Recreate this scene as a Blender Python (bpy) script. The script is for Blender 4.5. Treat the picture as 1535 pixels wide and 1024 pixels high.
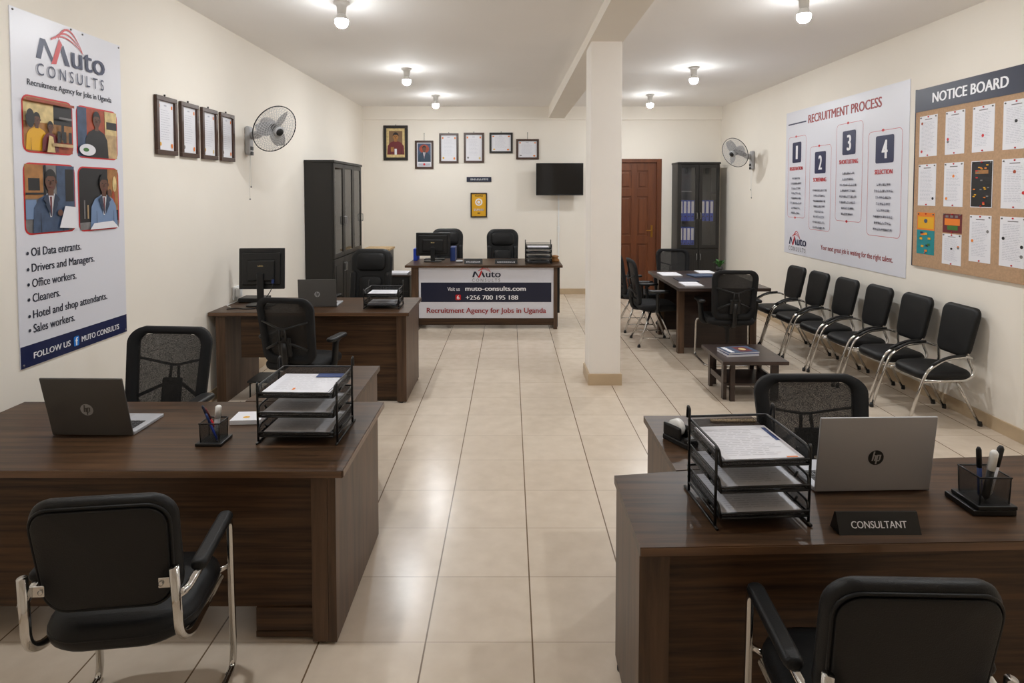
import bpy, bmesh, math, random
from mathutils import Vector, Matrix
PI = math.pi
R = math.radians
random.seed(7)
for o in list(bpy.data.objects): bpy.data.objects.remove(o)
scene = bpy.context.scene
C = scene.collection

# ------------------------------------------------------------------ camera, world, exposure
PITCH = R(2.35)
cd = bpy.data.cameras.new('camera'); cam = bpy.data.objects.new('camera', cd); C.objects.link(cam)
cam.location = (0, 0, 1.8); cam.rotation_euler = (PI/2 - PITCH, 0, 0)
cd.sensor_fit = 'HORIZONTAL'; cd.sensor_width = 36; cd.lens = 944/1535*36
cd.shift_x = (767.5-765)/1535; cd.shift_y = (325.74-512)/1535; cd.clip_start = 0.02
scene.camera = cam
scene.view_settings.view_transform = 'Standard'; scene.view_settings.look = 'None'
scene.view_settings.gamma = 1; scene.view_settings.exposure = -1.05
scene.cycles.diffuse_bounces = 10; scene.cycles.max_bounces = 16; scene.cycles.transparent_max_bounces = 16
w = bpy.data.worlds.new('world'); scene.world = w; w.use_nodes = True
w.node_tree.nodes['Background'].inputs[0].default_value = (.8, .85, 1, 1)
w.node_tree.nodes['Background'].inputs[1].default_value = 0.05
BULB = 3000.0          # emission of the ceiling bulbs
BULB_COL = (0.95, 0.98, 1.0, 1)

# ------------------------------------------------------------------ materials
def lin(c):
    return tuple(((v/255)/12.92 if v/255 <= .04045 else ((v/255+.055)/1.055)**2.4) for v in c[:3]) + (1,)
def newmat(name):
    m = bpy.data.materials.new(name); m.use_nodes = True
    nt = m.node_tree; b = nt.nodes['Principled BSDF']; return m, nt, b
def mat(name, col, rough=.5, metal=0, noise=0, nscale=30, spec=.5, bump=0, bscale=200, coat=0):
    m, nt, b = newmat(name)
    b.inputs['Base Color'].default_value = lin(col); b.inputs['Roughness'].default_value = rough
    b.inputs['Metallic'].default_value = metal; b.inputs['Specular IOR Level'].default_value = spec
    b.inputs['Coat Weight'].default_value = coat
    tc = nt.nodes.new('ShaderNodeTexCoord')
    if noise:
        n = nt.nodes.new('ShaderNodeTexNoise'); n.inputs['Scale'].default_value = nscale; n.inputs['Detail'].default_value = 5
        nt.links.new(tc.outputs['Object'], n.inputs['Vector'])
        r = nt.nodes.new('ShaderNodeMix'); r.data_type = 'RGBA'
        r.inputs[6].default_value = lin([v*(1-noise) for v in col]); r.inputs[7].default_value = lin([min(255, v*(1+noise)) for v in col])
        nt.links.new(n.outputs[0], r.inputs[0]); nt.links.new(r.outputs[2], b.inputs['Base Color'])
    if bump:
        n2 = nt.nodes.new('ShaderNodeTexNoise'); n2.inputs['Scale'].default_value = bscale
        nt.links.new(tc.outputs['Object'], n2.inputs['Vector'])
        bm = nt.nodes.new('ShaderNodeBump'); bm.inputs['Strength'].default_value = bump; bm.inputs['Distance'].default_value = .002
        nt.links.new(n2.outputs[0], bm.inputs['Height']); nt.links.new(bm.outputs[0], b.inputs['Normal'])
    return m
def wood(name, dark, light, scale, rough=.33, spec=.5):
    m, nt, b = newmat(name)
    tc = nt.nodes.new('ShaderNodeTexCoord'); mp = nt.nodes.new('ShaderNodeMapping'); mp.inputs['Scale'].default_value = scale
    n = nt.nodes.new('ShaderNodeTexNoise'); n.inputs['Scale'].default_value = 1; n.inputs['Detail'].default_value = 6; n.inputs['Roughness'].default_value = .62
    n.inputs['Distortion'].default_value = .35
    r = nt.nodes.new('ShaderNodeValToRGB'); r.color_ramp.elements[0].position = .33; r.color_ramp.elements[1].position = .7
    r.color_ramp.elements[0].color = lin(dark); r.color_ramp.elements[1].color = lin(light)
    nt.links.new(tc.outputs['Object'], mp.inputs[0]); nt.links.new(mp.outputs[0], n.inputs['Vector'])
    nt.links.new(n.outputs[0], r.inputs[0]); nt.links.new(r.outputs[0], b.inputs['Base Color'])
    b.inputs['Roughness'].default_value = rough; b.inputs['Specular IOR Level'].default_value = spec
    return m
def see_through(name, col, opacity, rough=.6, gl=False):
    m, nt, b = newmat(name)
    b.inputs['Base Color'].default_value = lin(col); b.inputs['Roughness'].default_value = rough
    t = nt.nodes.new('ShaderNodeBsdfTransparent'); mx = nt.nodes.new('ShaderNodeMixShader')
    if gl:
        b = nt.nodes.new('ShaderNodeBsdfGlossy'); b.inputs['Roughness'].default_value = .03; b.inputs['Color'].default_value = (.95, .95, .95, 1)
        f = nt.nodes.new('ShaderNodeFresnel'); f.inputs[0].default_value = 1.45
        ad = nt.nodes.new('ShaderNodeMath'); ad.operation = 'ADD'; ad.inputs[1].default_value = opacity; ad.use_clamp = True
        nt.links.new(f.outputs[0], ad.inputs[0]); nt.links.new(ad.outputs[0], mx.inputs[0])
    else:
        tc = nt.nodes.new('ShaderNodeTexCoord'); n = nt.nodes.new('ShaderNodeTexVoronoi'); n.inputs['Scale'].default_value = 420
        mr = nt.nodes.new('ShaderNodeMapRange'); mr.inputs[1].default_value = .2; mr.inputs[2].default_value = .65
        mr.inputs[3].default_value = max(0, opacity-.16); mr.inputs[4].default_value = min(1, opacity+.16)
        nt.links.new(tc.outputs['Object'], n.inputs['Vector']); nt.links.new(n.outputs[0], mr.inputs[0]); nt.links.new(mr.outputs[0], mx.inputs[0])
    out = nt.nodes['Material Output']
    nt.links.new(t.outputs[0], mx.inputs[1]); nt.links.new(b.outputs[0], mx.inputs[2]); nt.links.new(mx.outputs[0], out.inputs[0])
    return m
def emit(name, col, s):
    m, nt, b = newmat(name)
    b.inputs['Base Color'].default_value = (.9, .9, .9, 1)
    b.inputs['Emission Color'].default_value = col; b.inputs['Emission Strength'].default_value = s
    return m
def floor_mat():
    m, nt, b = newmat('beige_floor_tiles')
    tc = nt.nodes.new('ShaderNodeTexCoord'); sp = nt.nodes.new('ShaderNodeSeparateXYZ'); nt.links.new(tc.outputs['Object'], sp.inputs[0])
    def M(op, a, bv=None):
        n = nt.nodes.new('ShaderNodeMath'); n.operation = op
        for i, v in enumerate((a, bv)):
            if v is None: continue
            if isinstance(v, (int, float)): n.inputs[i].default_value = v
            else: nt.links.new(v, n.inputs[i])
        return n.outputs[0]
    T = .4267
    def line(o, off, wd):
        f = M('FRACT', M('DIVIDE', M('SUBTRACT', o, off), T))
        d = M('MINIMUM', f, M('SUBTRACT', 1.0, f))
        return M('LESS_THAN', d, wd/T/2)
    lx = line(sp.outputs[0], .088, .0065); ly = line(sp.outputs[1], 2.445, .004)
    cell = nt.nodes.new('ShaderNodeCombineXYZ')
    nt.links.new(M('FLOOR', M('DIVIDE', M('SUBTRACT', sp.outputs[0], .088), T)), cell.inputs[0])
    nt.links.new(M('FLOOR', M('DIVIDE', M('SUBTRACT', sp.outputs[1], 2.445), T)), cell.inputs[1])
    wn = nt.nodes.new('ShaderNodeTexWhiteNoise'); nt.links.new(cell.outputs[0], wn.inputs['Vector'])
    n = nt.nodes.new('ShaderNodeTexNoise'); n.inputs['Scale'].default_value = 9; n.inputs['Detail'].default_value = 6
    nt.links.new(tc.outputs['Object'], n.inputs['Vector'])
    f = M('ADD', M('MULTIPLY', n.outputs[0], .8), M('MULTIPLY', wn.outputs[0], .2))
    r = nt.nodes.new('ShaderNodeValToRGB'); r.color_ramp.elements[0].position = .3; r.color_ramp.elements[1].position = .75
    r.color_ramp.elements[0].color = lin((202, 187, 169)); r.color_ramp.elements[1].color = lin((217, 203, 186))
    nt.links.new(f, r.inputs[0])
    mx = nt.nodes.new('ShaderNodeMix'); mx.data_type = 'RGBA'; mx.inputs[7].default_value = lin((112, 92, 72))
    nt.links.new(M('MAXIMUM', lx, M('MULTIPLY', ly, .5)), mx.inputs[0]); nt.links.new(r.outputs[0], mx.inputs[6])
    nt.links.new(mx.outputs[2], b.inputs['Base Color'])
    b.inputs['Roughness'].default_value = .23; b.inputs['Specular IOR Level'].default_value = .45
    return m
m_floor = floor_mat()
m_wall = mat('cream_wall_paint', (236, 230, 220), .75, noise=.012, nscale=2.5, bump=.12, bscale=60)
m_pillar = mat('pillar_paint', (240, 235, 229), .7, noise=.012, nscale=4)
m_ceil = mat('ceiling_paint', (242, 240, 238), .8, noise=.012, nscale=1.5)
m_skirt = mat('skirting_tile', (190, 168, 138), .35, noise=.06, nscale=6)
m_woodx = wood('dark_walnut_laminate', (43, 31, 22), (90, 65, 45), (1.5, 34, 46), .38, .28)
m_woodz = wood('lit_walnut_upright', (62, 45, 33), (100, 76, 57), (26, 18, 1.6), .42, .4)  # same walnut, lightened: light falling on side panels is in the colour
m_edge = wood('walnut_edge_band', (86, 62, 44), (116, 86, 62), (2, 40, 40), .3)
m_espresso = wood('espresso_laminate', (40, 29, 25), (62, 45, 38), (1.6, 20, 26), .3)
m_door = wood('red_brown_door', (86, 43, 18), (114, 62, 28), (14, 14, 1.2), .4)
m_black = mat('black_plastic', (15, 15, 16), .45)
m_black2 = mat('black_gloss', (13, 13, 14), .18)
m_cab = mat('black_brown_cabinet', (25, 23, 21), .42, noise=.06, nscale=8)
m_leather = mat('black_leatherette', (13, 13, 14), .5, spec=.32, bump=.35, bscale=260)
m_leather2 = mat('charcoal_leatherette', (24, 23, 23), .55, spec=.3, bump=.35, bscale=260)
m_fabric = mat('black_fabric', (15, 15, 17), .85, bump=.4, bscale=400)
m_mesh = see_through('black_chair_mesh', (22, 21, 21), .87)
m_pmesh = see_through('fine_black_wire_mesh', (20, 20, 22), .5)
m_wmesh = see_through('black_wire_mesh', (20, 20, 22), .66)
m_wire = mat('black_wire', (18, 18, 20), .35)
m_chrome = mat('chrome', (205, 203, 200), .12, 1)
m_steel = mat('brushed_steel', (170, 170, 172), .35, 1)
m_brass = mat('brass', (176, 130, 60), .3, 1)
m_paper = mat('white_paper', (226, 226, 232), .7)
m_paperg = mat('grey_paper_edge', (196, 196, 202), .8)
m_white = mat('white_plastic', (232, 232, 230), .4)
m_vinyl = mat('white_vinyl', (219, 220, 229), .35)
m_navy = mat('navy_print', (26, 34, 74), .4)
m_navyd = mat('dark_navy_print', (20, 26, 52), .4)
m_red = mat('red_print', (196, 26, 34), .4)
m_dred = mat('dark_red_print', (150, 24, 30), .4)
m_ink = mat('dark_ink', (30, 36, 56), .5)
m_tink = mat('grey_ink', (184, 185, 196), .6)
m_wprint = mat('white_print', (238, 238, 242), .4)
m_frame = mat('dark_wood_frame', (62, 38, 26), .4, noise=.15, nscale=20)
m_framedk = mat('black_frame', (24, 20, 18), .35)
m_cork = mat('cork', (176, 144, 114), .9, noise=.12, nscale=60)
m_grey = mat('grey_plastic', (168, 168, 170), .4)
m_cage = mat('pale_grey_wire', (200, 200, 202), .35)
m_blade = see_through('grey_fan_blade', (140, 140, 142), .8)
m_lapd = mat('shaded_laptop_shell', (88, 86, 84), .42, .2)  # grey aluminium, darker copy: weaker light painted into the colour
m_lapl = mat('lit_laptop_shell', (172, 171, 174), .42, .2)  # same grey aluminium, paler copy: stronger light painted into the colour
m_lapb = mat('silver_laptop_deck', (176, 178, 184), .35, .3)
m_keys = mat('black_keys', (26, 26, 28), .5)
m_screen = mat('dark_screen', (10, 10, 12), .1)
m_blue = mat('blue_binder', (28, 66, 180), .4)
m_dblue = mat('dark_blue_card', (26, 52, 110), .5)
m_card = mat('cardboard', (160, 124, 84), .85, noise=.08, nscale=20)
m_tan = mat('tan_board', (176, 150, 112), .7, noise=.3, nscale=22)
m_gold = mat('golden_yellow_print', (222, 166, 24), .45)
m_orange = mat('orange_print', (226, 124, 36), .5)
m_teal = mat('teal_print', (24, 132, 140), .5)
m_green = mat('green_leaf', (58, 112, 44), .5)
m_pot = mat('dark_pot', (40, 36, 34), .5)
m_skin = mat('brown_print', (96, 62, 46), .5)
m_warm = mat('warm_brown_print', (150, 104, 56), .5, noise=.3, nscale=22)
m_dark = mat('black_print', (22, 20, 22), .5)
m_suit = mat('slate_print', (58, 74, 100), .5, noise=.3, nscale=22)
m_ltsuit = mat('pale_blue_print', (112, 136, 172), .5)
m_maroon = mat('maroon_print', (104, 34, 40), .5)
m_cream = mat('cream_print', (206, 176, 124), .5, noise=.3, nscale=22)
m_rust = mat('rust_print', (150, 62, 34), .5, noise=.3, nscale=22)
m_gr = mat('mid_grey_print', (110, 108, 108), .5, noise=.3, nscale=22)
m_dskin = mat('deep_brown_print', (74, 46, 36), .5); m_lapel = mat('lapel_print', (42, 54, 76), .5)
m_lgr = mat('light_grey_print', (158, 158, 172), .5)
m_glass = see_through('cabinet_glass', (14, 15, 15), .01, gl=True)
m_bulb = emit('bulb_glow', BULB_COL, BULB)          # LED bulbs throw most light downward
m_bulbs = emit('bulb_side_glow', BULB_COL, 230)

# ------------------------------------------------------------------ mesh helpers
class MB:
    """collects shapes; build() links them as ONE mesh object"""
    def __init__(s, M=None): s.v = []; s.f = []; s.mi = []; s.sm = []; s.mats = []; s.M = M
    def _m(s, m):
        if m not in s.mats: s.mats.append(m)
        return s.mats.index(m)
    def add(s, vs, fs, m=None, smooth=False):
        o = len(s.v); s.v += [tuple(v) for v in vs]; k = s._m(m)
        for f in fs: s.f.append(tuple(i+o for i in f)); s.mi.append(k); s.sm.append(smooth)
        return s
    def box(s, x0, x1, y0, y1, z0, z1, m=None, bev=0, f=None):
        if bev:
            bm = bmesh.new(); bmesh.ops.create_cube(bm, size=1)
            for v in bm.verts: v.co = Vector(((x0+x1)/2+v.co.x*(x1-x0), (y0+y1)/2+v.co.y*(y1-y0), (z0+z1)/2+v.co.z*(z1-z0)))
            bmesh.ops.bevel(bm, geom=list(bm.edges), offset=bev, segments=2, affect='EDGES', profile=.5)
            bm.verts.index_update()
            vs = [v.co.copy() for v in bm.verts]; fs = [[v.index for v in fc.verts] for fc in bm.faces]; bm.free()
        else:
            vs = [Vector(p) for p in ((x0,y0,z0),(x1,y0,z0),(x1,y1,z0),(x0,y1,z0),(x0,y0,z1),(x1,y0,z1),(x1,y1,z1),(x0,y1,z1))]
            fs = [(0,3,2,1),(4,5,6,7),(0,1,5,4),(1,2,6,5),(2,3,7,6),(3,0,4,7)]
        if f: vs = [f(v) for v in vs]
        return s.add(vs, fs, m)
    def prism(s, pts, z0, z1, m=None, f=None):
        n = len(pts)
        vs = [Vector((x, y, z0)) for x, y in pts] + [Vector((x, y, z1)) for x, y in pts]
        fs = [tuple(range(n-1, -1, -1)), tuple(range(n, 2*n))] + [(i, (i+1) % n, n+(i+1) % n, n+i) for i in range(n)]
        if f: vs = [f(v) for v in vs]
        return s.add(vs, fs, m)
    def ring(s, outer, inner, y0, y1, m=None, f=None):
        """frame between two outlines in the XZ plane, thickness along Y"""
        n = len(outer)
        vs = [Vector((x, y0, z)) for x, z in outer]+[Vector((x, y0, z)) for x, z in inner]+[Vector((x, y1, z)) for x, z in outer]+[Vector((x, y1, z)) for x, z in inner]
        fs = []
        for i in range(n):
            j = (i+1) % n
            fs += [(i, j, n+j, n+i), (2*n+i, 3*n+i, 3*n+j, 2*n+j), (i, 2*n+i, 2*n+j, j), (n+i, n+j, 3*n+j, 3*n+i)]
        if f: vs = [f(v) for v in vs]
        return s.add(vs, fs, m, True)
    def tube(s, pts, r, m=None, seg=8, fil=0, nf=5, flat=1.0, closed=False):
        pts = [Vector(p) for p in pts]
        if fil: pts = fillet(pts, fil, nf)
        n = len(pts); vs = []; up = None
        for i, p in enumerate(pts):
            if closed: t = (pts[(i+1) % n]-pts[i-1]).normalized()
            else: t = (pts[min(i+1, n-1)]-pts[max(i-1, 0)]).normalized()
            if up is None:
                up = Vector((0,0,1)) if abs(t.z) < .9 else Vector((1,0,0))
            a = up - t*up.dot(t)
            if a.length < 1e-5: a = t.orthogonal()
            a.normalize(); up = a; b = t.cross(a)
            for k in range(seg):
                an = 2*PI*k/seg; vs.append(p + a*math.cos(an)*r*flat + b*math.sin(an)*r)
        fs = []
        for i in range(n if closed else n-1):
            j = (i+1) % n
            for k in range(seg): fs.append((i*seg+k, i*seg+(k+1) % seg, j*seg+(k+1) % seg, j*seg+k))
        if not closed: fs += [tuple(range(seg-1, -1, -1)), tuple((n-1)*seg+k for k in range(seg))]
        return s.add(vs, fs, m, True)
    def lathe(s, prof, c=(0,0,0), m=None, seg=20, axis=None):
        """prof: (r, h) list about an axis through c"""
        c = Vector(c); ax = Vector(axis or (0,0,1)).normalized(); a = ax.orthogonal().normalized(); b = ax.cross(a)
        vs = []; fs = []
        for r, h in prof:
            for k in range(seg):
                an = 2*PI*k/seg; vs.append(c+ax*h+(a*math.cos(an)+b*math.sin(an))*max(r, 1e-4))
        for i in range(len(prof)-1):
            for k in range(seg): fs.append((i*seg+k, i*seg+(k+1) % seg, (i+1)*seg+(k+1) % seg, (i+1)*seg+k))
        fs += [tuple(range(seg-1, -1, -1)), tuple((len(prof)-1)*seg+k for k in range(seg))]
        return s.add(vs, fs, m, True)
    def pad(s, outline, th, er, m=None, f=None, dome=0):
        """cushion: rounded slab over an XY outline centred on the origin, thickness along Z"""
        n = len(outline); a = max(abs(p[0]) for p in outline); b = max(abs(p[1]) for p in outline)
        prof = [(.0, -1), (.3, -1), (.6, -1), (.85, -1)] + [(None, R(t)) for t in (-90, -60, -30, 0, 30, 60, 90)] + [(.85, 1), (.6, 1), (.3, 1), (.0, 1)]
        vs = []
        for q, t in prof:
            if q is None:
                sx = (a-er*(1-math.cos(t)))/a; sy = (b-er*(1-math.cos(t)))/b; z = math.sin(t)*th/2
            else:
                sx = (a-er)/a*q; sy = (b-er)/b*q; z = t*(th/2+dome*(1-q*q))
            for x, y in outline: vs.append(Vector((x*sx, y*sy, z)))
        fs = []
        for i in range(len(prof)-1):
            for k in range(n): fs.append((i*n+k, i*n+(k+1) % n, (i+1)*n+(k+1) % n, (i+1)*n+k))
        if f: vs = [f(v) for v in vs]
        return s.add(vs, fs, m, True)
    def build(s, name, parent=None, m=None):
        me = bpy.data.meshes.new(name)
        vs = [s.M @ Vector(v) for v in s.v] if s.M else s.v
        me.from_pydata(vs, [], s.f)
        for k in s.mats: me.materials.append(k if k is not None else m)
        me.polygons.foreach_set('material_index', s.mi); me.polygons.foreach_set('use_smooth', s.sm); me.update()
        bm = bmesh.new(); bm.from_mesh(me); bmesh.ops.remove_doubles(bm, verts=bm.verts, dist=1e-6)
        bmesh.ops.recalc_face_normals(bm, faces=bm.faces); bm.to_mesh(me); bm.free()
        o = bpy.data.objects.new(name, me); C.objects.link(o)
        if parent: o.parent = parent
        return o
def fillet(pts, r, n):
    out = [pts[0]]
    for i in range(1, len(pts)-1):
        p, a, b = pts[i], pts[i-1], pts[i+1]
        u = (a-p); v = (b-p); d = min(r, u.length*.48, v.length*.48); u = u.normalized()*d; v = v.normalized()*d
        for k in range(n+1):
            t = k/n; out.append((p+u)*(1-t)**2 + p*2*t*(1-t) + (p+v)*t*t)
    out.append(pts[-1]); return out
def rrect(w, h, r, n=6, cx=0, cy=0, taper=0):
    """rounded rectangle outline, taper narrows the bottom"""
    out = []
    for qx, qy, a0 in ((1,1,0), (-1,1,90), (-1,-1,180), (1,-1,270)):
        for k in range(n+1):
            a = R(a0+90*k/n); x = qx*(w/2-r)+r*math.cos(a); y = qy*(h/2-r)+r*math.sin(a)
            out.append((cx+x*(1-taper*(.5-y/h)), cy+y))
    return out
def tag(o, label, cat, group=None):
    o['label'] = label; o['category'] = cat
    if group: o['group'] = group
    return o
def thing(name, label, cat, loc=(0,0,0), rot=0, group=None, scale=1):
    o = bpy.data.objects.new(name, None); C.objects.link(o); o.empty_display_size = .1
    o.location = loc; o.rotation_euler = (0, 0, rot); o.scale = (scale,)*3
    return tag(o, label, cat, group)
def struct(mb, name, m=None):
    o = mb.build(name, None, m); o['kind'] = 'structure'; return o
def dup(root, loc, rot, label, name=None):
    r = root.copy(); C.objects.link(r); r.location = loc; r.rotation_euler = (0, 0, rot); r['label'] = label
    for ch in list(root.children):
        c = ch.copy(); C.objects.link(c); c.parent = r
        for g in list(ch.children):
            d = g.copy(); C.objects.link(d); d.parent = c
    return r

# flat printed artwork on a plane
_tx = {}
def glyphs(body, bold):
    k = (body, bold)
    if k not in _tx:
        cu = bpy.data.curves.new('t', 'FONT'); cu.body = body; cu.size = 1; cu.offset = bold; cu.resolution_u = 3
        ob = bpy.data.objects.new('t', cu); C.objects.link(ob); bpy.context.view_layer.update()
        me = bpy.data.meshes.new_from_object(ob.evaluated_get(bpy.context.evaluated_depsgraph_get()))
        vs = [(v.co.x, v.co.y) for v in me.vertices]; fs = [tuple(p.vertices) for p in me.polygons]
        bpy.data.objects.remove(ob); bpy.data.curves.remove(cu); bpy.data.meshes.remove(me)
        _tx[k] = (vs, fs)
    return _tx[k]
class Flat:
    def __init__(s, O, U, V, N, lay=.0005): s.O, s.U, s.V, s.N = map(Vector, (O, U, V, N)); s.mb = MB(); s.k = 0; s.lay = lay
    def _add(s, pts, fs, m):
        s.k += 1; s.mb.add([s.O+s.U*x+s.V*y+s.N*(s.lay*s.k) for x, y in pts], fs, m); return s
    def poly(s, pts, m): return s._add(pts, [tuple(range(len(pts)))], m)
    def rect(s, x0, y0, x1, y1, m): return s.poly([(x0,y0),(x1,y0),(x1,y1),(x0,y1)], m)
    def ell(s, cx, cy, rx, ry, m, n=20): return s.poly([(cx+rx*math.cos(2*PI*k/n), cy+ry*math.sin(2*PI*k/n)) for k in range(n)], m)
    def rr(s, x0, y0, x1, y1, r, m): return s.poly(rrect(abs(x1-x0), abs(y1-y0), r, 5, (x0+x1)/2, (y0+y1)/2), m)
    def rro(s, x0, y0, x1, y1, r, t, m):
        a = rrect(abs(x1-x0), abs(y1-y0), r, 5, (x0+x1)/2, (y0+y1)/2); b = rrect(abs(x1-x0)-2*t, abs(y1-y0)-2*t, max(r-t, .001), 5, (x0+x1)/2, (y0+y1)/2)
        n = len(a); return s._add(a+b, [(i, (i+1) % n, n+(i+1) % n, n+i) for i in range(n)], m)
    def text(s, body, x0, y0, x1, y1, m, bold=0.0):
        if bold:
            e = abs(y1-y0)*min(bold*1.7, .05); 
            for q in (-e, 0, e): s.text(body, x0+q, y0, x1+q, y1, m)
            return s
        """fit text so the cap/ink box spans x0..x1, y0..y1"""
        vs, fs = glyphs(body, 0)
        ax, bx = min(v[0] for v in vs), max(v[0] for v in vs); ay, by = min(v[1] for v in vs), max(v[1] for v in vs)
        return s._add([(x0+(x-ax)/(bx-ax)*(x1-x0), y0+(y-ay)/(by-ay)*(y1-y0)) for x, y in vs], fs, m)
    def bars(s, x0, y0, x1, y1, rows, m, h=.5, words=True, rnd=random):
        """unreadable lines of small print"""
        pts = []; fs = []; dy = (y1-y0)/rows; W = x1-x0
        for i in range(rows):
            yc = y1-dy*(i+.5); x = 0; end = rnd.uniform(.7, 1)
            while x < end-.03:
                wd = min(rnd.uniform(.08, .24), end-x) if words else end
                k = len(pts); a, b = x0+W*x, x0+W*(x+wd)
                pts += [(a, yc-dy*h/2), (b, yc-dy*h/2), (b, yc+dy*h/2), (a, yc+dy*h/2)]; fs.append((k, k+1, k+2, k+3)); x += wd+.035
        return s._add(pts, fs, m)
    def squig(s, x0, y0, x1, y1, n, m, rnd=random):
        """a row of illegible letter shapes"""
        pts = []; fs = []; cw = (x1-x0)/n
        for i in range(n):
            a = x0+cw*(i+.1); b = x0+cw*(i+.8); t = cw*.24; hh = (y1-y0)
            for q in ((a, y0, a+t, y1), (a, y0+hh*rnd.choice((.35, .8, 0)), b, y0+hh*rnd.choice((.35,.8,0))+0), (b-t, y0, b, y0+hh*rnd.choice((1, .55)))):
                k = len(pts); x_0, y_0, x_1, y_1 = q
                if abs(y_1-y_0) < hh*.2: y_1 = y_0+hh*.2
                pts += [(x_0, y_0), (x_1, y_0), (x_1, y_1), (x_0, y_1)]; fs.append((k, k+1, k+2, k+3))
        return s._add(pts, fs, m)
    def build(s, name, parent): return s.mb.build(name, parent)

def logo(F, x0, y0, W, dirn, word2, ink=None, red=None):
    """arched-M wordmark; x runs in direction dirn"""
    ink = ink or m_navy; red = red or m_red
    def P(pts): return [(x0+dirn*W*a, y0+W*b) for a, b in pts]
    F.poly(P([(0,0),(.065,0),(.128,.2),(.06,.2)]), ink); F.poly(P([(.075,.2),(.128,.2),(.235,.02),(.2,-.0)]), ink)
    F.poly(P([(.2,-.02),(.268,-.01),(.355,.2),(.315,.25)]), red)
    F.poly(P([(.335,.13),(.37,.2),(.46,0),(.39,0)]), ink)
    for k, (h, t) in enumerate(((.40, .018), (.345, .014), (.30, .012))):
        a = []; b = []
        for i in range(13):
            u = i/12; x = .30+.36*u-.05*k*(1-u); y = .17+(h-.17)*math.sin(PI*min(1, .12+u*.88))**.8*(1-.25*u)
            a.append((x, y)); b.append((x, y-t*(1.6-u)))
        F.poly(P(a+b[::-1]), red)
    F.text('uto', x0+dirn*W*.485, y0, x0+dirn*W, y0+W*.185, ink, .022)
    if word2: F.text('C O N S U L T S', x0, y0-W*.16, x0+dirn*W*.98, y0-W*.045, ink if word2 == 1 else m_gr)

XL, XR, YB, ZC = -2.56, 3.66, 10.98, 3.266
YF = -1.8
# ------------------------------------------------------------------ the room
struct(MB().box(XL-.2, XR+.2, YF-.2, YB+.2, -.15, 0), 'floor', m_floor)
struct(MB().box(XL-.2, XR+.2, YF-.2, YB+.2, ZC, ZC+.15), 'ceiling', m_ceil)
struct(MB().box(XL-.2, XL, YF-.2, YB+.2, 0, ZC), 'wall_left', m_wall)
struct(MB().box(XR, XR+.2, YF-.2, YB+.2, 0, ZC), 'wall_right', m_wall)
struct(MB().box(XL, XR, YF-.2, YF, 0, ZC), 'wall_front', m_wall)
DX0, DX1, DZ = 1.69, 2.633, 2.366
struct(MB().box(XL, DX0, YB, YB+.2, 0, ZC).box(DX1, XR, YB, YB+.2, 0, ZC).box(DX0, DX1, YB, YB+.2, DZ, ZC).box(XL, XR, YB-.05, YB, 3.036, ZC), 'wall_back', m_wall)
struct(MB().add([(.66,YB,3.06),(.93,YB,3.06),(.93,YB,ZC),(.66,YB,ZC),(.72,6.0,3.165),(1.03,6.0,3.165),(1.03,6.0,ZC),(.72,6.0,ZC)],
   [(0,1,2,3),(4,5,1,0),(5,6,2,1),(6,7,3,2),(7,4,0,3),(4,7,6,5)]).box(.72, 1.03, YF, 6.0, 3.165, ZC), 'ceiling_beam', m_wall)
pil = struct(MB().box(.738, 1.022, 5.795, 6.165, 0, 3.165, bev=.004), 'pillar', m_pillar)
sk = MB()
for a in ((.722, 1.036, 5.777, 5.795), (.722, 1.036, 6.165, 6.18), (.722, .738, 5.795, 6.165), (1.022, 1.036, 5.795, 6.165)): sk.box(*a, 0, .105)
struct(sk, 'baseboard_pillar', m_skirt)
struct(MB().box(XR-.014, XR, YF, YB, 0, .1), 'baseboard_right', m_skirt)
struct(MB().box(XL, XL+.014, YF, YB, 0, .1), 'baseboard_left', m_skirt)
struct(MB().box(XL, DX0, YB-.014, YB, 0, .1).box(DX1, XR, YB-.014, YB, 0, .1), 'baseboard_back', m_skirt)
# door: frame, six-panel leaf, lever
d = MB(); lx0, lx1 = 1.775, 2.548
d.box(lx0, lx1, YB+.04, YB+.08, .01, 2.30)
cols = ((1.915, 2.112), (2.212, 2.404)); rows = ((.207, .885), (1.025, 1.713), (1.852, 2.161))
xs = (lx0, 1.915, 2.112, 2.212, 2.404, lx1)
for a, b in ((lx0, 1.915), (2.112, 2.212), (2.404, lx1)): d.box(a, b, YB+.022, YB+.041, .01, 2.30, bev=.003)
zz = (.01, .207, .885, 1.025, 1.713, 1.852, 2.161, 2.30)
for a, b in cols:
    for k in (0, 2, 4, 6): d.box(a, b, YB+.023, YB+.041, zz[k], zz[k+1], bev=.003)
    for z0, z1 in rows:
        e = .035; d.box(a+e, b-e, YB+.024, YB+.04, z0+e, z1-e, bev=.008)
door = struct(d, 'door_1', m_door)
MB().box(DX0, lx0, YB-.012, YB+.12, 0, DZ, bev=.004).box(lx1, DX1, YB-.012, YB+.12, 0, DZ, bev=.004).box(lx0, lx1, YB-.012, YB+.12, 2.302, DZ, bev=.004).build('door_frame', door, m_door)
hz = 1.8-(545/3.9375+200-287+0)/944*0+0
MB().box(2.455, 2.49, YB+.014, YB+.024, 1.0, 1.21, bev=.003).tube([(2.472, YB+.016, 1.12), (2.472, YB-.03, 1.12), (2.37, YB-.03, 1.12)], .008, fil=.02).lathe([(.008,0),(.008,.004)], (2.472, YB+.012, 1.04), axis=(0,-1,0)).build('door_handle', door, m_brass)

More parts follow.
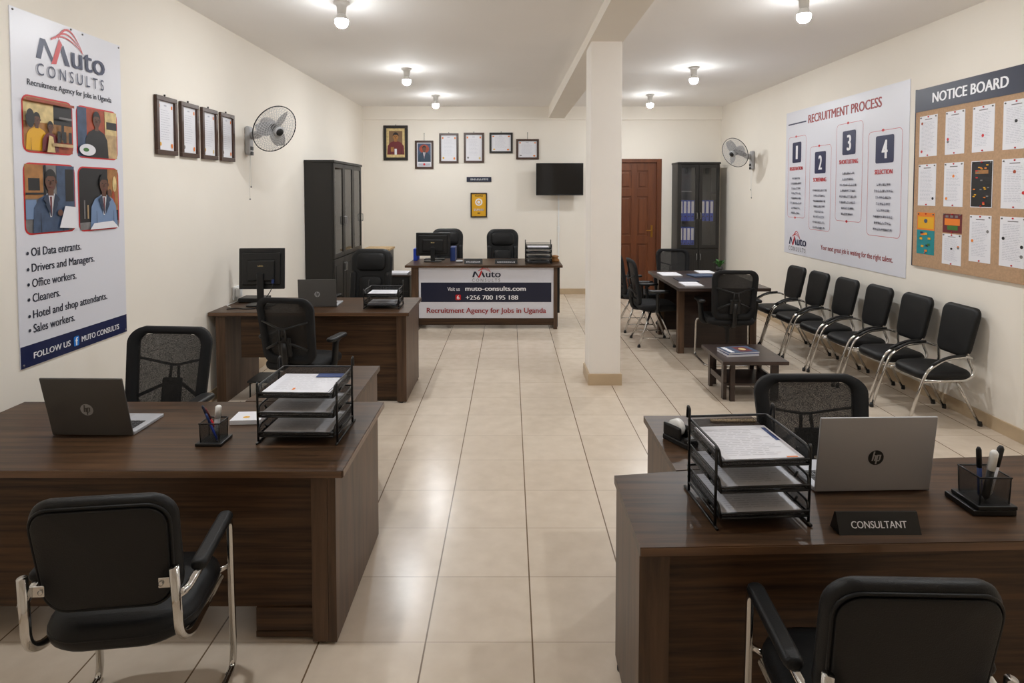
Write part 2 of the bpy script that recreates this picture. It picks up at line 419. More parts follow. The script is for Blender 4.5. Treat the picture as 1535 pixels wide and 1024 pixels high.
# ------------------------------------------------------------------ ceiling bulbs
lamps = [(-1.31, 4.95, 'bare bulb nearest the camera on the left half of the ceiling'), (-1.24, 7.59, 'middle bulb of the left ceiling row'), (-1.14, 9.68, 'bulb at the far end of the left row, above the reception desk'),
         (2.21, 4.80, 'bulb at the top edge, above the recruitment poster'), (2.17, 7.51, 'middle bulb of the right ceiling row, above the meeting table'), (2.12, 9.62, 'bulb at the far end of the right row, before the door'),
         (-1.36, 2.35, 'bulb out of view above the near left desk'), (2.25, 2.2, 'bulb out of view above the near right desk')]
lamp0 = None
for x, y, lb in lamps:
    if lamp0 is None:
        lamp0 = thing('ceiling_lamp', lb, 'lamp', (x, y, ZC), 0, 'bare ceiling bulbs')
        MB().lathe([(.062,0),(.062,-.012),(.05,-.02),(.038,-.03),(.034,-.085),(.03,-.09)]).build('lamp_holder', lamp0, m_white)
        MB().lathe([(.028,-.088),(.032,-.1),(.046,-.122),(.0505,-.134)], seg=20).build('bulb_neck', lamp0, m_white)
        MB().lathe([(.0505,-.1341),(.052,-.145),(.049,-.168),(.0475,-.1715),(.038,-.1845)], m=m_bulbs, seg=20).lathe([(.038,-.1845),(.028,-.1915),(.012,-.197),(.001,-.198)], m=m_bulb, seg=14).build('bulb', lamp0)
    else: dup(lamp0, (x, y, ZC), 0, lb)

# ------------------------------------------------------------------ left wall banner
LO = lambda off: ((XL+off, 0, 0), (0,1,0), (0,0,1), (1,0,0))
t = thing('wall_banner', 'tall white recruitment banner with four photos and a navy footer on the left wall', 'poster', (XL, 3.7, .87))
def loc(parent, o): o.parent = parent; o.matrix_parent_inverse = Matrix.Translation(-Vector(parent.location)); return o
def FL(off): return Flat(*LO(off))
loc(t, MB().box(XL+.001, XL+.006, 3.25, 4.16, .868, 2.75).build('sheet', None, m_vinyl))
F = FL(.0065); F.rect(3.251, .869, 4.159, .985, m_navy); loc(t, F.build('footer_band', None))
F = FL(.0075); F.text('FOLLOW US', 3.34, .905, 3.62, .938, m_wprint, .016); F.text('MUTO CONSULTS', 3.715, .905, 4.07, .938, m_wprint, .016)
F.rr(3.645, .893, 3.69, .95, .008, mat('bright_blue_print', (30, 120, 210), .4)); F.text('f', 3.66, .897, 3.677, .944, m_wprint, .04); loc(t, F.build('footer_text', None))
F = FL(.0068); logo(F, 3.42, 2.52, .569, 1, 1); loc(t, F.build('logo', None))
F = FL(.0068); F.text('Recruitment Agency for Jobs in Uganda', 3.353, 2.355, 4.055, 2.398, m_ink, .006); loc(t, F.build('tagline', None))
for txt, z, y1 in (('Oil Data entrants.', 1.454, 3.735), ('Drivers and Managers.', 1.368, 3.85), ('Office workers.', 1.287, 3.686), ('Cleaners.', 1.207, 3.55), ('Hotel and shop attendants.', 1.118, 3.962), ('Sales workers.', 1.043, 3.664)):
    dz = -.012 if 'g' in txt or 'p' in txt else 0
    F = FL(.0068); F.text(txt, 3.345, z+dz, y1, z+.046, m_ink, .008); F.ell(3.318, z+.018, .009, .009, m_ink); loc(t, F.build('list_line', None))
def person2d(F, cx, z0, s, body, skin=m_skin, shirt=None, hair=m_dark):
    F.poly([(cx-.5*s, z0), (cx-.46*s, z0+.5*s), (cx-.33*s, z0+.68*s), (cx-.1*s, z0+.78*s), (cx+.1*s, z0+.78*s), (cx+.33*s, z0+.68*s), (cx+.46*s, z0+.5*s), (cx+.5*s, z0)], body)
    if shirt: F.poly([(cx-.12*s, z0+.78*s), (cx+.12*s, z0+.78*s), (cx+.02*s, z0+.3*s), (cx-.03*s, z0+.3*s)], shirt); F.poly([(cx-.03*s, z0+.72*s), (cx+.03*s, z0+.72*s), (cx+.015*s, z0+.32*s), (cx-.015*s, z0+.32*s)], m_maroon)
    F.rect(cx-.08*s, z0+.74*s, cx+.08*s, z0+.9*s, skin)
    F.ell(cx, z0+1.08*s, .165*s, .205*s, hair); F.ell(cx, z0+1.02*s, .148*s, .2*s, skin)
    F.poly([(cx-.15*s, z0+1.08*s), (cx-.1*s, z0+1.2*s), (cx, z0+1.24*s), (cx+.1*s, z0+1.2*s), (cx+.15*s, z0+1.08*s), (cx+.08*s, z0+1.14*s), (cx-.08*s, z0+1.14*s)], hair)
    for q in (-1, 1): F.ell(cx+q*.06*s, z0+1.05*s, .024*s, .012*s, hair, 8); F.ell(cx+q*.15*s, z0+1.02*s, .02*s, .04*s, skin, 8)
    F.poly([(cx-.012*s, z0+1.04*s), (cx+.012*s, z0+1.04*s), (cx+.028*s, z0+.97*s), (cx-.028*s, z0+.97*s)], m_dskin); F.ell(cx, z0+.915*s, .05*s, .012*s, m_maroon, 10)
    if shirt:
        for q in (-1, 1): F.poly([(cx+q*.1*s, z0+.79*s), (cx+q*.24*s, z0+.66*s), (cx+q*.16*s, z0+.6*s), (cx+q*.17*s, z0+.55*s), (cx+q*.01*s, z0+.3*s)], m_lapel)
    for q in (-1, 1): F.poly([(cx+q*.3*s, z0), (cx+q*.315*s, z0+.4*s), (cx+q*.325*s, z0+.4*s), (cx+q*.32*s, z0)], m_dark)
def photo(y0, z0, y1, z1, kind):
    F = FL(.0068); F.rr(y0, z0, y1, z1, .045, m_red); e = .009
    def c(pts): return pts
    bg = {0: m_warm, 1: m_rust, 2: m_gr, 3: m_dark}[kind]
    F.rr(y0+e, z0+e, y1-e, z1-e, .038, bg); W = y1-y0-2*e; H = z1-z0-2*e; X = y0+e; Z = z0+e
    r = lambda a, b, cc, dd, m: F.rect(X+W*a, Z+H*b, X+W*cc, Z+H*dd, m)
    if kind == 0:
        r(.0, .55, .6, .9, m_cream); r(.6, .55, 1, .92, m_dark); r(.3, .0, 1, .22, m_rust)
        person2d(F, X+W*.25, Z+.02*H, .16, m_gold); person2d(F, X+W*.5, Z+.02*H, .13, m_maroon); F.poly([(X+W*.4, Z), (X+W*.57, Z), (X+W*.53, Z+H*.3), (X+W*.45, Z+H*.32)], m_cream)
        for a in (.62, .74, .86): r(a, .2, a+.07, .42, m_dark)
        r(.7, .25, .76, .55, m_dark); r(.66, .66, .94, .7, m_gr); r(0, .92, 1, .97, m_rust); F.ell(X+W*.07, Z+H*.6, .03, .05, m_dark); r(.5, .12, .95, .18, m_tan)
    elif kind == 1:
        r(0, .0, .22, 1, m_suit); r(.68, .0, 1, .5, m_tan); r(.68, .5, 1, 1, m_cream); r(.72, .62, 1, .78, m_dark)
        person2d(F, X+W*.46, Z, .22, m_dark); F.ell(X+W*.2, Z+H*.14, W*.2, H*.12, m_paper); F.ell(X+W*.16, Z+H*.14, W*.07, H*.04, m_green)
    elif kind == 2:
        r(0, .5, .35, 1, m_warm); r(.06, .62, .28, .8, m_dark); r(.62, .3, 1, 1, m_suit); r(.8, .45, .98, .95, m_dark); r(.0, .2, .2, .48, m_ltsuit); r(.36, .5, .4, 1, m_dark); r(.0, .56, .35, .59, m_dark)
        person2d(F, X+W*.48, Z, .27, m_suit, shirt=m_paper); F.poly([(X+W*.62, Z+H*.05), (X+W, Z+H*.02), (X+W*.98, Z+H*.36), (X+W*.75, Z+H*.38)], m_paper); F.ell(X+W*.64, Z+H*.28, .02, .018, m_skin)
    else:
        r(.72, .3, 1, 1, m_warm); r(0, .0, 1, .12, m_gr); r(.1, .18, .13, .48, m_gr); r(.18, .18, .21, .4, m_tan); F.ell(X+W*.9, Z+H*.75, .02, .05, m_cream); F.ell(X+W*.86, Z+H*.5, .015, .05, m_rust)
        person2d(F, X+W*.6, Z+H*.02, .26, m_ltsuit, shirt=m_paper); F.poly([(X+W*.2, Z), (X+W*.95, Z), (X+W*.8, Z+H*.12), (X+W*.3, Z+H*.1)], m_paper); F.ell(X+W*.72, Z+H*.6, .02, .024, m_skin)
    o = loc(t, F.build('photo', None)); return o
photo(3.308, 2.007, 3.692, 2.313, 0); photo(3.722, 2.0, 4.107, 2.311, 1); photo(3.305, 1.568, 3.697, 1.954, 2); photo(3.722, 1.56, 4.107, 1.949, 3)
mb = MB()
for y, z in ((3.27, 2.735), (4.145, 2.735), (3.8, 2.735), (3.7, 2.74), (3.27, .885), (4.145, .885)): mb.lathe([(.006,0),(.006,.003),(.002,.005)], (XL+.006, y, z), axis=(1,0,0), seg=8)
loc(t, mb.build('pin', None, m_gr))

# ------------------------------------------------------------------ framed papers
def framed(name, label, cat, O, U, N, x0, z0, x1, z1, fw, fm, art, group=None, hook=0):
    """frame whose outer edge spans x0..x1, z0..z1 on the wall plane through O"""
    O, U, N = Vector(O), Vector(U), Vector(N); V = Vector((0,0,1))
    o = thing(name, label, cat, tuple(O+U*((x0+x1)/2)+V*z0), 0, group); base = Vector(o.location)
    def W(v): return O+U*v.x+N*v.y+V*v.z-base
    xa, xb = min(x0, x1), max(x0, x1); mb = MB()
    for q in ((xa, xb, z0, z0+fw), (xa, xb, z1-fw, z1), (xa, xa+fw, z0+fw, z1-fw), (xb-fw, xb, z0+fw, z1-fw)): mb.box(q[0], q[1], .002, .026, q[2], q[3], bev=.003, f=W)
    mb.box(xa+.004, xb-.004, .001, .008, z0+.004, z1-.004, f=W); mb.build('frame', o, fm)
    F = Flat(O+N*.0085-base, U, V, N); art(F, xa+fw, z0+fw, xb-fw, z1-fw, 1 if x1 > x0 else -1); F.build('picture', o)
    if hook:
        xm = (xa+xb)/2; mb = MB()
        mb.tube([tuple(W(Vector((xm, .008, z1-.005)))), tuple(W(Vector((xm, .006, z1+hook))))], .003).lathe([(.007,0),(.007,.008)], tuple(W(Vector((xm, .002, z1+hook)))), axis=tuple(N), seg=8); mb.build('hook', o, m_dark)
    return o
def cert_art(sd):
    rnd = random.Random(sd)
    def art(F, x0, z0, x1, z1, s):
        W, H = x1-x0, z1-z0
        F.rect(x0, z0, x1, z1, m_paper)
        for a, b in ((.1, .9), (.9, .9)): F.rect(x0+W*(a-.045), z0+H*(b-.04), x0+W*(a+.045), z0+H*(b+.03), m_orange)
        F.rect(x0+W*.4, z0+H*.9, x0+W*.56, z0+H*.93, m_tink)
        F.bars(x0+W*.18, z0+H*.2, x1-W*.18, z1-H*.16, 13, m_tink, .16, rnd=rnd)
        F.ell(x0+W*.14, z0+H*.12, W*.06, H*.04, m_gold if sd % 2 else m_gr, 12); F.ell(x0+W*.86, z0+H*.1, W*.06, H*.05, m_orange if sd % 3 else m_cream, 12)
    return art
n4 = ('leftmost of the four narrow framed certificates on the left wall', 'second framed certificate from the left on the left wall', 'third framed certificate from the left on the left wall', 'framed certificate on the left wall nearest the wall fan')
for i, (a, b) in enumerate(((4.545, 4.826), (4.884, 5.16), (5.22, 5.49), (5.552, 5.824))):
    framed('framed_certificate', n4[i], 'picture frame', (XL,0,0), (0,1,0), (1,0,0), a, 2.07, b, 2.497, .034, m_frame, cert_art(i+1), 'certificates on the left wall', .012)
def portrait1(F, x0, z0, x1, z1, s):
    F.rect(x0, z0, x1, z1, m_cream); W = x1-x0; H = z1-z0
    F.rect(x0+W*.14, z0+H*.1, x1-W*.14, z1-H*.09, mat('umber_print', (120, 92, 66), .5))
    F.rect(x0+W*.14, z0+H*.1, x1-W*.14, z0+H*.34, m_rust)
    person2d(F, x0+W*.5, z0+H*.1, .3, m_maroon, m_warm); F.rect(x0+W*.44, z0+H*.1, x0+W*.56, z0+H*.3, m_paper); F.rect(x0+W*.24, z0+H*.2, x0+W*.4, z0+H*.36, m_warm)
def portrait2(F, x0, z0, x1, z1, s):
    F.rect(x0, z0, x1, z1, m_paper); W = x1-x0; H = z1-z0
    F.rect(x0+W*.05, z0+H*.2, x1-W*.05, z1-H*.04, m_suit); F.ell(x0+W*.5, z0+H*.74, W*.34, H*.18, m_rust)
    person2d(F, x0+W*.5, z0+H*.2, .22, mat('deep_slate_print', (40, 60, 80), .5), shirt=m_paper); F.rect(x0+W*.1, z0+H*.05, x1-W*.1, z0+H*.14, m_tink); F.ell(x0+W*.5, z0+H*.1, W*.07, H*.05, m_red)
BK = ((0, YB, 0), (1,0,0), (0,-1,0))
def certB(sd): return cert_art(sd)
framed('framed_portrait', 'large black framed portrait in maroon clothes at the left of the back wall', 'picture frame', *BK, -2.2, 2.339, -1.777, 2.942, .05, m_framedk, portrait1, 'frames on the back wall', .01)
framed('framed_portrait', 'brown framed portrait of a person in a dark suit, hung low on the back wall', 'picture frame', *BK, -1.655, 2.193, -1.334, 2.682, .035, m_frame, portrait2, 'frames on the back wall', .12)
framed('framed_certificate', 'upright brown framed certificate beside the suited portrait on the back wall', 'picture frame', *BK, -1.234, 2.293, -.9, 2.807, .035, m_frame, certB(11), 'frames on the back wall', .012)
framed('framed_certificate', 'upright brown framed certificate beside the black framed one on the back wall', 'picture frame', *BK, -.808, 2.298, -.458, 2.817, .035, m_frame, certB(12), 'frames on the back wall', .012)
framed('framed_certificate', 'landscape black framed certificate on the back wall', 'picture frame', *BK, -.363, 2.462, .042, 2.819, .035, m_framedk, certB(13), 'frames on the back wall', .012)
framed('framed_certificate', 'landscape brown framed certificate above the television', 'picture frame', *BK, .101, 2.355, .496, 2.707, .035, m_frame, certB(14), 'frames on the back wall', .11)
def gold_art(F, x0, z0, x1, z1, s):
    F.rect(x0, z0, x1, z1, m_gold); W = x1-x0; H = z1-z0
    F.squig(x0+W*.22, z1-H*.12, x1-W*.2, z1-H*.05, 8, m_dark); F.ell(x0+W*.5, z0+H*.63, W*.26, W*.26, m_paper); F.ell(x0+W*.5, z0+H*.63, W*.17, W*.17, m_gold); F.ell(x0+W*.5, z0+H*.63, W*.11, W*.11, m_paper)
    F.squig(x0+W*.15, z0+H*.24, x1-W*.15, z0+H*.34, 6, m_paper); F.squig(x0+W*.4, z0+H*.1, x1-W*.4, z0+H*.17, 3, m_dark)
framed('framed_poster', 'golden yellow framed poster with a white round emblem below the navy sign', 'picture frame', *BK, -.693, 1.348, -.406, 1.778, .02, m_framedk, gold_art)
t = thing('wall_sign', 'small navy strip sign with white lettering on the back wall', 'sign', (-.545, YB, 1.965))
MB().box(-.215, .215, -.014, -.001, 0, .087, bev=.002).build('plate', t, m_navyd)
F = Flat((0,-.0145,0), (1,0,0), (0,0,1), (0,-1,0)); F.squig(-.15, .028, .165, .06, 11, m_wprint, random.Random(3)); F.build('lettering', t)
# television
t = thing('television', 'black flat television mounted on the back wall beside the pillar', 'television', (.842, 10.75, 1.733))
MB().box(-.403, .403, 0, .045, 0, .55, bev=.006).box(-.25, .25, .045, .075, .1, .4, bev=.008).build('housing', t, m_black)
MB().box(-.393, .393, -.0015, .002, .018, .54).build('screen', t, m_screen)
MB().box(-.14, .14, .075, .09, .15, .35).box(-.03, .03, .09, .23, .22, .28).box(-.12, .12, .215, .229, .12, .38).build('wall_mount', t, m_black)
F = Flat((0,-.001,0), (1,0,0), (0,0,1), (0,-1,0)); F.squig(-.02, .005, .02, .013, 4, m_gr); F.build('badge', t)
t = thing('cable_trunking', 'white cable trunking running down the wall below the television', 'trunking', (.84, YB, .45))
MB().box(-.014, .014, -.016, -.001, 0, 1.34, bev=.002).box(-.022, .022, -.024, -.001, .64, .74, bev=.003).build('duct', t, m_white)

# ------------------------------------------------------------------ wall fans
def wall_fan(label, loc, side, head, axis, lock):
    t = thing('wall_fan', label, 'fan', loc, 0, 'wall fans'); L = Vector(loc); h = Vector(head)-L; ax = Vector(axis).normalized(); s = side
    q = lambda v: Vector((v.x*s, v.y, v.z))
    MB().box(0, .05, -.055, .055, -.14, .14, bev=.02, f=q).build('wall_bracket', t, m_grey)
    mb = MB()
    for k in (0, 1): mb.box(.05, .056, -.03, .03, -.09-.05*k, -.055-.05*k, bev=.002, f=q)
    mb.build('switch', t, m_black)
    rear = h-ax*.12
    MB().tube([(.04*s, 0, .05), (.12*s, 0, .06), tuple(rear-ax*.02+Vector((0,0,-.03)))], .03, fil=.06, flat=1.3).build('arm', t, m_grey)
    MB().lathe([(.02,-.17),(.05,-.165),(.062,-.13),(.062,-.06),(.045,-.03),(.02,-.03)], tuple(h), axis=tuple(ax)).build('motor_housing', t, m_grey)
    MB().lathe([(.03,-.04),(.042,-.03),(.042,.015),(.01,.02)], tuple(h), axis=tuple(ax)).build('hub', t, m_black)
    a = ax.orthogonal().normalized(); b = ax.cross(a); Rr = .222
    mb = MB()
    def pt(r, an, z): return tuple(h+ax*z+(a*math.cos(an)+b*math.sin(an))*r)
    mb.tube([pt(Rr, 2*PI*k/48, 0) for k in range(48)], .005, m_wire, 6, closed=True)
    for sg in (1, -1):
        prof = lambda r: sg*(.06*(1-(r/Rr)**2.4))+.005*sg
        for k in range(44):
            an = 2*PI*k/44; mb.tube([pt(r, an+.5*(1-r/Rr)*(sg > 0), prof(r)) for r in (.045, .1, .16, .2, Rr)], .0013, m_cage, 4)
        for r in (.06, .08, .1, .12, .14, .16, .18, .2): mb.tube([pt(r, 2*PI*k/36, prof(r)) for k in range(36)], .0013, m_cage, 4, closed=True)
    mb.build('cage', t)
    MB().lathe([(.048,.055),(.05,.066),(.046,.076),(.01,.08)], tuple(h), axis=tuple(ax)).build('cap', t, m_grey)
    MB().lathe([(.036,.078),(.034,.084),(.005,.086)], tuple(h), axis=tuple(ax)).build('badge', t, m_black)
    for k in range(3):
        vs = []; fs = []; n = 9
        for i in range(n):
            u = i/(n-1); r = .035+.16*u; wd = (.028+.085*math.sin(PI*min(1, u*.75+.12)))*(1-.25*u)
            for j in range(5):
                v = j/4-.5; an = 2*PI*k/3+.5+(v*2*wd)/max(r, .05)*.62; vs.append(Vector(pt(r, an, v*.05)))
        for i in range(n-1):
            for j in range(4): fs.append((i*5+j, i*5+j+1, i*5+j+6, i*5+j+5))
        MB().add(vs, fs, None, True).build('blade', t, m_blade)
    for k, ln in ((0, .42), (1, .3)):
        MB().tube([(.03*s, -.015+.03*k, -.138), (.032*s, -.015+.03*k, -.138-ln)], .0022, m_white, 5).lathe([(.001,0),(.007,.004),(.007,.014),(.001,.02)], (.032*s, -.015+.03*k, -.155-ln), m_gr, 8).build('pull_cord', t)
wall_fan('grey wall fan on the left wall beside the certificates', (XL, 6.135, 2.29), 1, (-2.17, 5.83, 2.375), (.78, -.5, -.44), 0)
wall_fan('grey wall fan on the right wall beside the right bookcase', (XR, 9.5, 2.27), -1, (3.3, 9.28, 2.37), (-.8, -.48, -.36), 0)

# ------------------------------------------------------------------ right wall: process poster and notice board
FRR = lambda off: Flat((XR-off,0,0), (0,1,0), (0,0,1), (-1,0,0))
t = thing('wall_poster', 'large white recruitment process poster with four numbered columns on the right wall', 'poster', (XR, 7.09, .99))
loc(t, MB().box(XR-.006, XR-.001, 5.797, 8.378, .995, 2.827).build('sheet', None, m_vinyl))
F = FRR(.0066); F.text('RECRUITMENT PROCESS', 7.755, 2.633, 6.235, 2.735, m_dred, .035); F.poly([(8.31, 2.658), (7.81, 2.658), (7.81, 2.675), (8.31, 2.675)], m_navy); loc(t, F.build('heading', None))
for n, (y0, z1, y1, z0), (a0, b1, a1, b0), word, (ta, tb, tz), rows in (
  ('1', (8.3, 2.50, 7.805, 1.465), (8.175, 2.426, 7.932, 2.167), 'REGISTRATION', (8.24, 7.88, 2.07), 8),
  ('2', (7.70, 2.34, 7.19, 1.338), (7.576, 2.27, 7.312, 2.012), 'SCREENING', (7.6, 7.29, 1.917), 8),
  ('3', (7.08, 2.54, 6.55, 1.474), (6.95, 2.456, 6.687, 2.197), 'SHORTLISTING', (7.005, 6.63, 2.1), 8),
  ('4', (6.45, 2.40, 5.89, 1.355), (6.318, 2.348, 6.017, 2.078), 'SELECTION', (6.32, 6.03, 1.97), 8)):
    F = FRR(.0066); F.rro(y1, z0, y0, z1, .05, .004, m_red); F.ell((y0+y1)/2+.03, z1, .022, .014, m_red, 12)
    if n in '13': F.ell((y0+y1)/2+.02, z0, .022, .014, m_red, 12)
    F.rr(a1, b0, a0, b1, .02, m_navy); F.text(n, (a0*.62+a1*.38) if n != '1' else (a0*.57+a1*.43), b0+.045, (a0*.36+a1*.64) if n != '1' else (a0*.42+a1*.58), b1-.045, m_wprint, .03)
    F.text(word, ta, tz, tb, tz+.045, m_red, .02)
    rnd = random.Random(int(n)); top = tz-.09; dz = .063; cy = (a0+a1)/2
    for k in range(rows):
        hw = rnd.uniform(.1, .17); F.squig(cy+hw, top-dz*k-.026, cy-hw, top-dz*k, int(hw*62), m_lgr, rnd)
    loc(t, F.build('column', None))
F = FRR(.0066); logo(F, 8.235, 1.115, .48, -1, 2); loc(t, F.build('logo', None))
F = FRR(.0066); F.text('Your next great job is waiting for the right talent.', 7.39, 1.10, 5.995, 1.175, m_dred, .006); loc(t, F.build('slogan', None))

t = thing('notice_board', 'cork notice board with a navy heading strip at the right edge of the right wall', 'notice board', (XR, 4.9, 1.13))
NB0, NB1 = 4.1, 5.679
loc(t, MB().box(XR-.022, XR-.001, NB0, NB1, 1.137, 2.703).build('board', None, m_cork))
loc(t, MB().box(XR-.025, XR-.0215, NB0, NB1, 2.505, 2.703).build('heading_strip', None, m_navyd))
loc(t, MB().box(XR-.024, XR-.001, NB1, NB1+.012, 1.132, 2.708).box(XR-.024, XR-.001, NB0-.012, NB0, 1.132, 2.708).build('edge_trim', None, m_navyd))
F = Flat((XR-.0255,0,0), (0,1,0), (0,0,1), (-1,0,0)); F.text('NOTICE BOARD', 5.455, 2.563, 4.63, 2.648, m_wprint, .025); loc(t, F.build('lettering', None))
rown = ('top', 'middle', 'bottom'); coln = ('first', 'second', 'third', 'fourth')
def sheet_thing(y0, y1, z0, z1, label, kind, sd):
    yc = (y0+y1)/2
    o = thing('pinned_notice', label, 'notice', (XR-.022, yc, z0), R(random.uniform(-.3, .3))*0, 'notices on the notice board'); W = y0-y1; H = z1-z0; rnd = random.Random(sd)
    base = {'paper': m_paper, 'black': m_dark, 'teal': m_teal, 'red': m_maroon}[kind]
    MB().box(-.0016, -.0002, -W/2, W/2, 0, H, base).build('sheet', o)
    F = Flat((-.0018,0,0), (0,-1,0), (0,0,1), (-1,0,0), .0003); x0 = -W/2; x1 = W/2
    if kind == 'paper':
        F.rect(x0+W*.3, H*.9, x1-W*.3, H*.92, m_gr); F.bars(x0+W*.12, H*.12, x1-W*.12, H*.86, 22, m_tink, .22, rnd=rnd)
        for _ in range(rnd.randint(1, 3)): F.ell(x0+W*rnd.choice((.15, .5, .85)), H*rnd.uniform(.1, .85), W*.06, H*.035, rnd.choice((m_red, m_rust, m_dark, m_orange, m_gr)), 10)
    elif kind == 'black':
        F.rro(x0, 0, x1, H, .004, .006, m_paper); F.rect(x0+W*.2, H*.72, x1-W*.2, H*.8, m_warm)
        for _ in range(26): 
            a = rnd.uniform(.1, .8); b = rnd.uniform(.06, .9); F.rect(x0+W*a, H*b, x0+W*(a+.1), H*(b+.025), rnd.choice((m_gold, m_gr, m_red, m_orange, m_dark)))
    elif kind == 'teal':
        F.rect(x0, H*.58, x1, H, m_orange); F.rect(x0+W*.05, H*.62, x1-W*.05, H*.9, m_gold); F.ell(0, H*.8, W*.1, H*.05, m_suit)
        for _ in range(12):
            a = rnd.uniform(.08, .75); b = rnd.uniform(.05, .5); F.rect(x0+W*a, H*b, x0+W*(a+.15), H*(b+.05), rnd.choice((m_gold, m_green, m_orange, m_navy)))
    else:
        F.rect(x0+W*.1, H*.4, x1-W*.1, H*.75, m_orange); F.rect(x0+W*.25, H*.15, x1-W*.2, H*.38, m_green)
        for a in (.15, .4, .65): F.rect(x0+W*a, H*.8, x0+W*(a+.15), H*.92, m_gr)
    F.build('print', o)
    for px in ((-W*.42, H*.96), (0, H*.97), (W*.42, H*.96), (0, H*.03)):
        MB().lathe([(.006,0),(.0065,.004),(.004,.008),(.001,.009)], (-.0018, -px[0], px[1]), axis=(-1,0,0), seg=8).build('pin', o, m_red if px[0] == 0 else m_gr)
CY = ((5.621, 5.39), (5.289, 5.065), (4.98, 4.755), (4.671, 4.43))
RZ = ((2.105, 2.46), (1.675, 2.037), (1.25, 1.615))
desc = {(0,0): 'white notice with two dark round stamps', (0,1): 'white notice with small reddish marks', (0,2): 'white notice with orange dots', (0,3): 'white notice cut by the right edge',
        (1,0): 'white notice with one dark mark', (1,1): 'white notice with a red crest', (1,2): 'black flyer with coloured panels', (1,3): 'white notice beside the black flyer',
        (2,0): 'orange and teal flyer', (2,2): 'plain white notice under the black flyer', (2,3): 'plain white notice in the lowest corner'}
for r_ in range(3):
    for c_ in range(4):
        y0, y1 = CY[c_]; z0, z1 = RZ[r_]
        if (r_, c_) == (2, 1):
            sheet_thing(y0, y1, 1.458, 1.615, 'small dark red flyer in the bottom row of the notice board', 'red', 77); sheet_thing(y0, y1, 1.195, 1.448, 'white notice with coloured icons right below the red flyer on the notice board', 'paper', 78); continue
        k = {(1,2): 'black', (2,0): 'teal'}.get((r_, c_), 'paper')
        sheet_thing(y0, y1, z0, z1, '%s, %s column of the %s row on the board' % (desc[(r_, c_)], coln[c_], rown[r_]), k, r_*7+c_)

# ------------------------------------------------------------------ cabinets
def cabinet(label, loc, rot, w, d, h, nd, zs, shelves):
    t = thing('bookcase', label, 'cabinet', loc, rot, 'black glass door bookcases')
    th = .022
    MB().box(0, th, .02, d, 0, h-.03).box(w-th, w, .02, d, 0, h-.03).box(th, w-th, d-.012, d, 0, h-.03).box(th, w-th, .03, d-.012, .0, .07).box(th, w-th, .03, d-.012, zs-.02, zs+.005).build('carcass', t, m_cab)
    MB().box(-.012, w+.012, -.012, d, h-.032, h, bev=.006).build('top_panel', t, m_cab)
    for z in shelves: MB().box(th, w-th, .05, d-.013, z-.018, z).build('shelf', t, m_cab)
    dw = w/nd
    for k in range(nd):
        a, b = dw*k+.003, dw*(k+1)-.003
        for z0, z1, up in ((.06, zs-.006, 0), (zs+.006, h-.036, 1)):
            st = .055; mb = MB()
            for q in ((a, a+st, z0, z1), (b-st, b, z0, z1), (a+st, b-st, z0, z0+st), (a+st, b-st, z1-st, z1)): mb.box(q[0], q[1], 0, .02, q[2], q[3], bev=.003)
            if not up: mb.box(a+st, b-st, .006, .016, z0+st, z1-st).box(a+st+.03, b-st-.03, .002, .016, z0+st+.03, z1-st-.03, bev=.004)
            dr = mb.build('door', t, m_cab)
            if up: MB().box(a+st-.004, b-st+.004, .009, .013, z0+st-.004, z1-st+.004).build('glass_pane', dr, m_glass)
            hx = b-.028 if k % 2 == 0 else a+.028
            hh = zs-.14 if not up else zs+(h-zs)*.38
            MB().tube([(hx, .002, hh-.05), (hx, -.025, hh-.05), (hx, -.025, hh+.05), (hx, .002, hh+.05)], .006, fil=.015).build('handle', dr, m_steel)
    return t
cabinet('black three door glass bookcase against the left wall', (-2.19, 7.82, 0), PI/2, 1.45, .365, 2.19, 3, .95, (1.35, 1.75))
cabinet('tall black two door bookcase with blue binders beside the wooden door', (2.81, 10.56, 0), 0, .70, .40, 2.29, 2, .84, (1.30, 1.79))
# binders
def binder(label, x, y, z, w=.058, h=.35):
    t = thing('lever_binder', label, 'binder', (x, y, z), 0, 'blue binders in the right bookcase')
    MB().box(-w/2, w/2, 0, .24, 0, h, bev=.003).build('cover', t, m_blue)
    MB().box(-w/2+.008, w/2-.008, -.0012, .001, h*.38, h*.95).build('spine_label', t, m_paper)
    MB().lathe([(.011,0),(.011,.002)], (0, -.0005, h*.22), m_navy, 12, axis=(0,-1,0)).build('finger_ring', t, m_steel)
    return t
b0 = binder('leftmost blue binder on the middle shelf of the right bookcase', 2.885, 10.625, 1.3006)
for i, lb in enumerate(('second', 'third', 'fourth')): dup(b0, (2.885+.064*(i+1), 10.625, 1.3006), 0, '%s blue binder from the left on the middle shelf of the right bookcase' % lb)
for i, lb in enumerate(('first', 'second', 'third')): dup(b0, (3.252+.073*i, 10.625, 1.3006), 0, '%s blue binder behind the right glass door, middle shelf' % lb)
for i, lb in enumerate(('first', 'second', 'third', 'fourth')): dup(b0, (2.885+.064*i, 10.625, .8452), 0, '%s blue binder from the left on the lower shelf of the right bookcase' % lb)
tag(MB().box(3.26, 3.40, 10.65, 10.85, .8452, .87, m_green).build('document_stack'), 'small green document stack at the bottom of the right bookcase', 'papers')
tag(MB().box(2.87, 3.06, 10.64, 10.88, 1.7906, 1.81, m_gr, .003).build('document_stack'), 'thin grey document stack on the upper shelf of the right bookcase', 'papers')
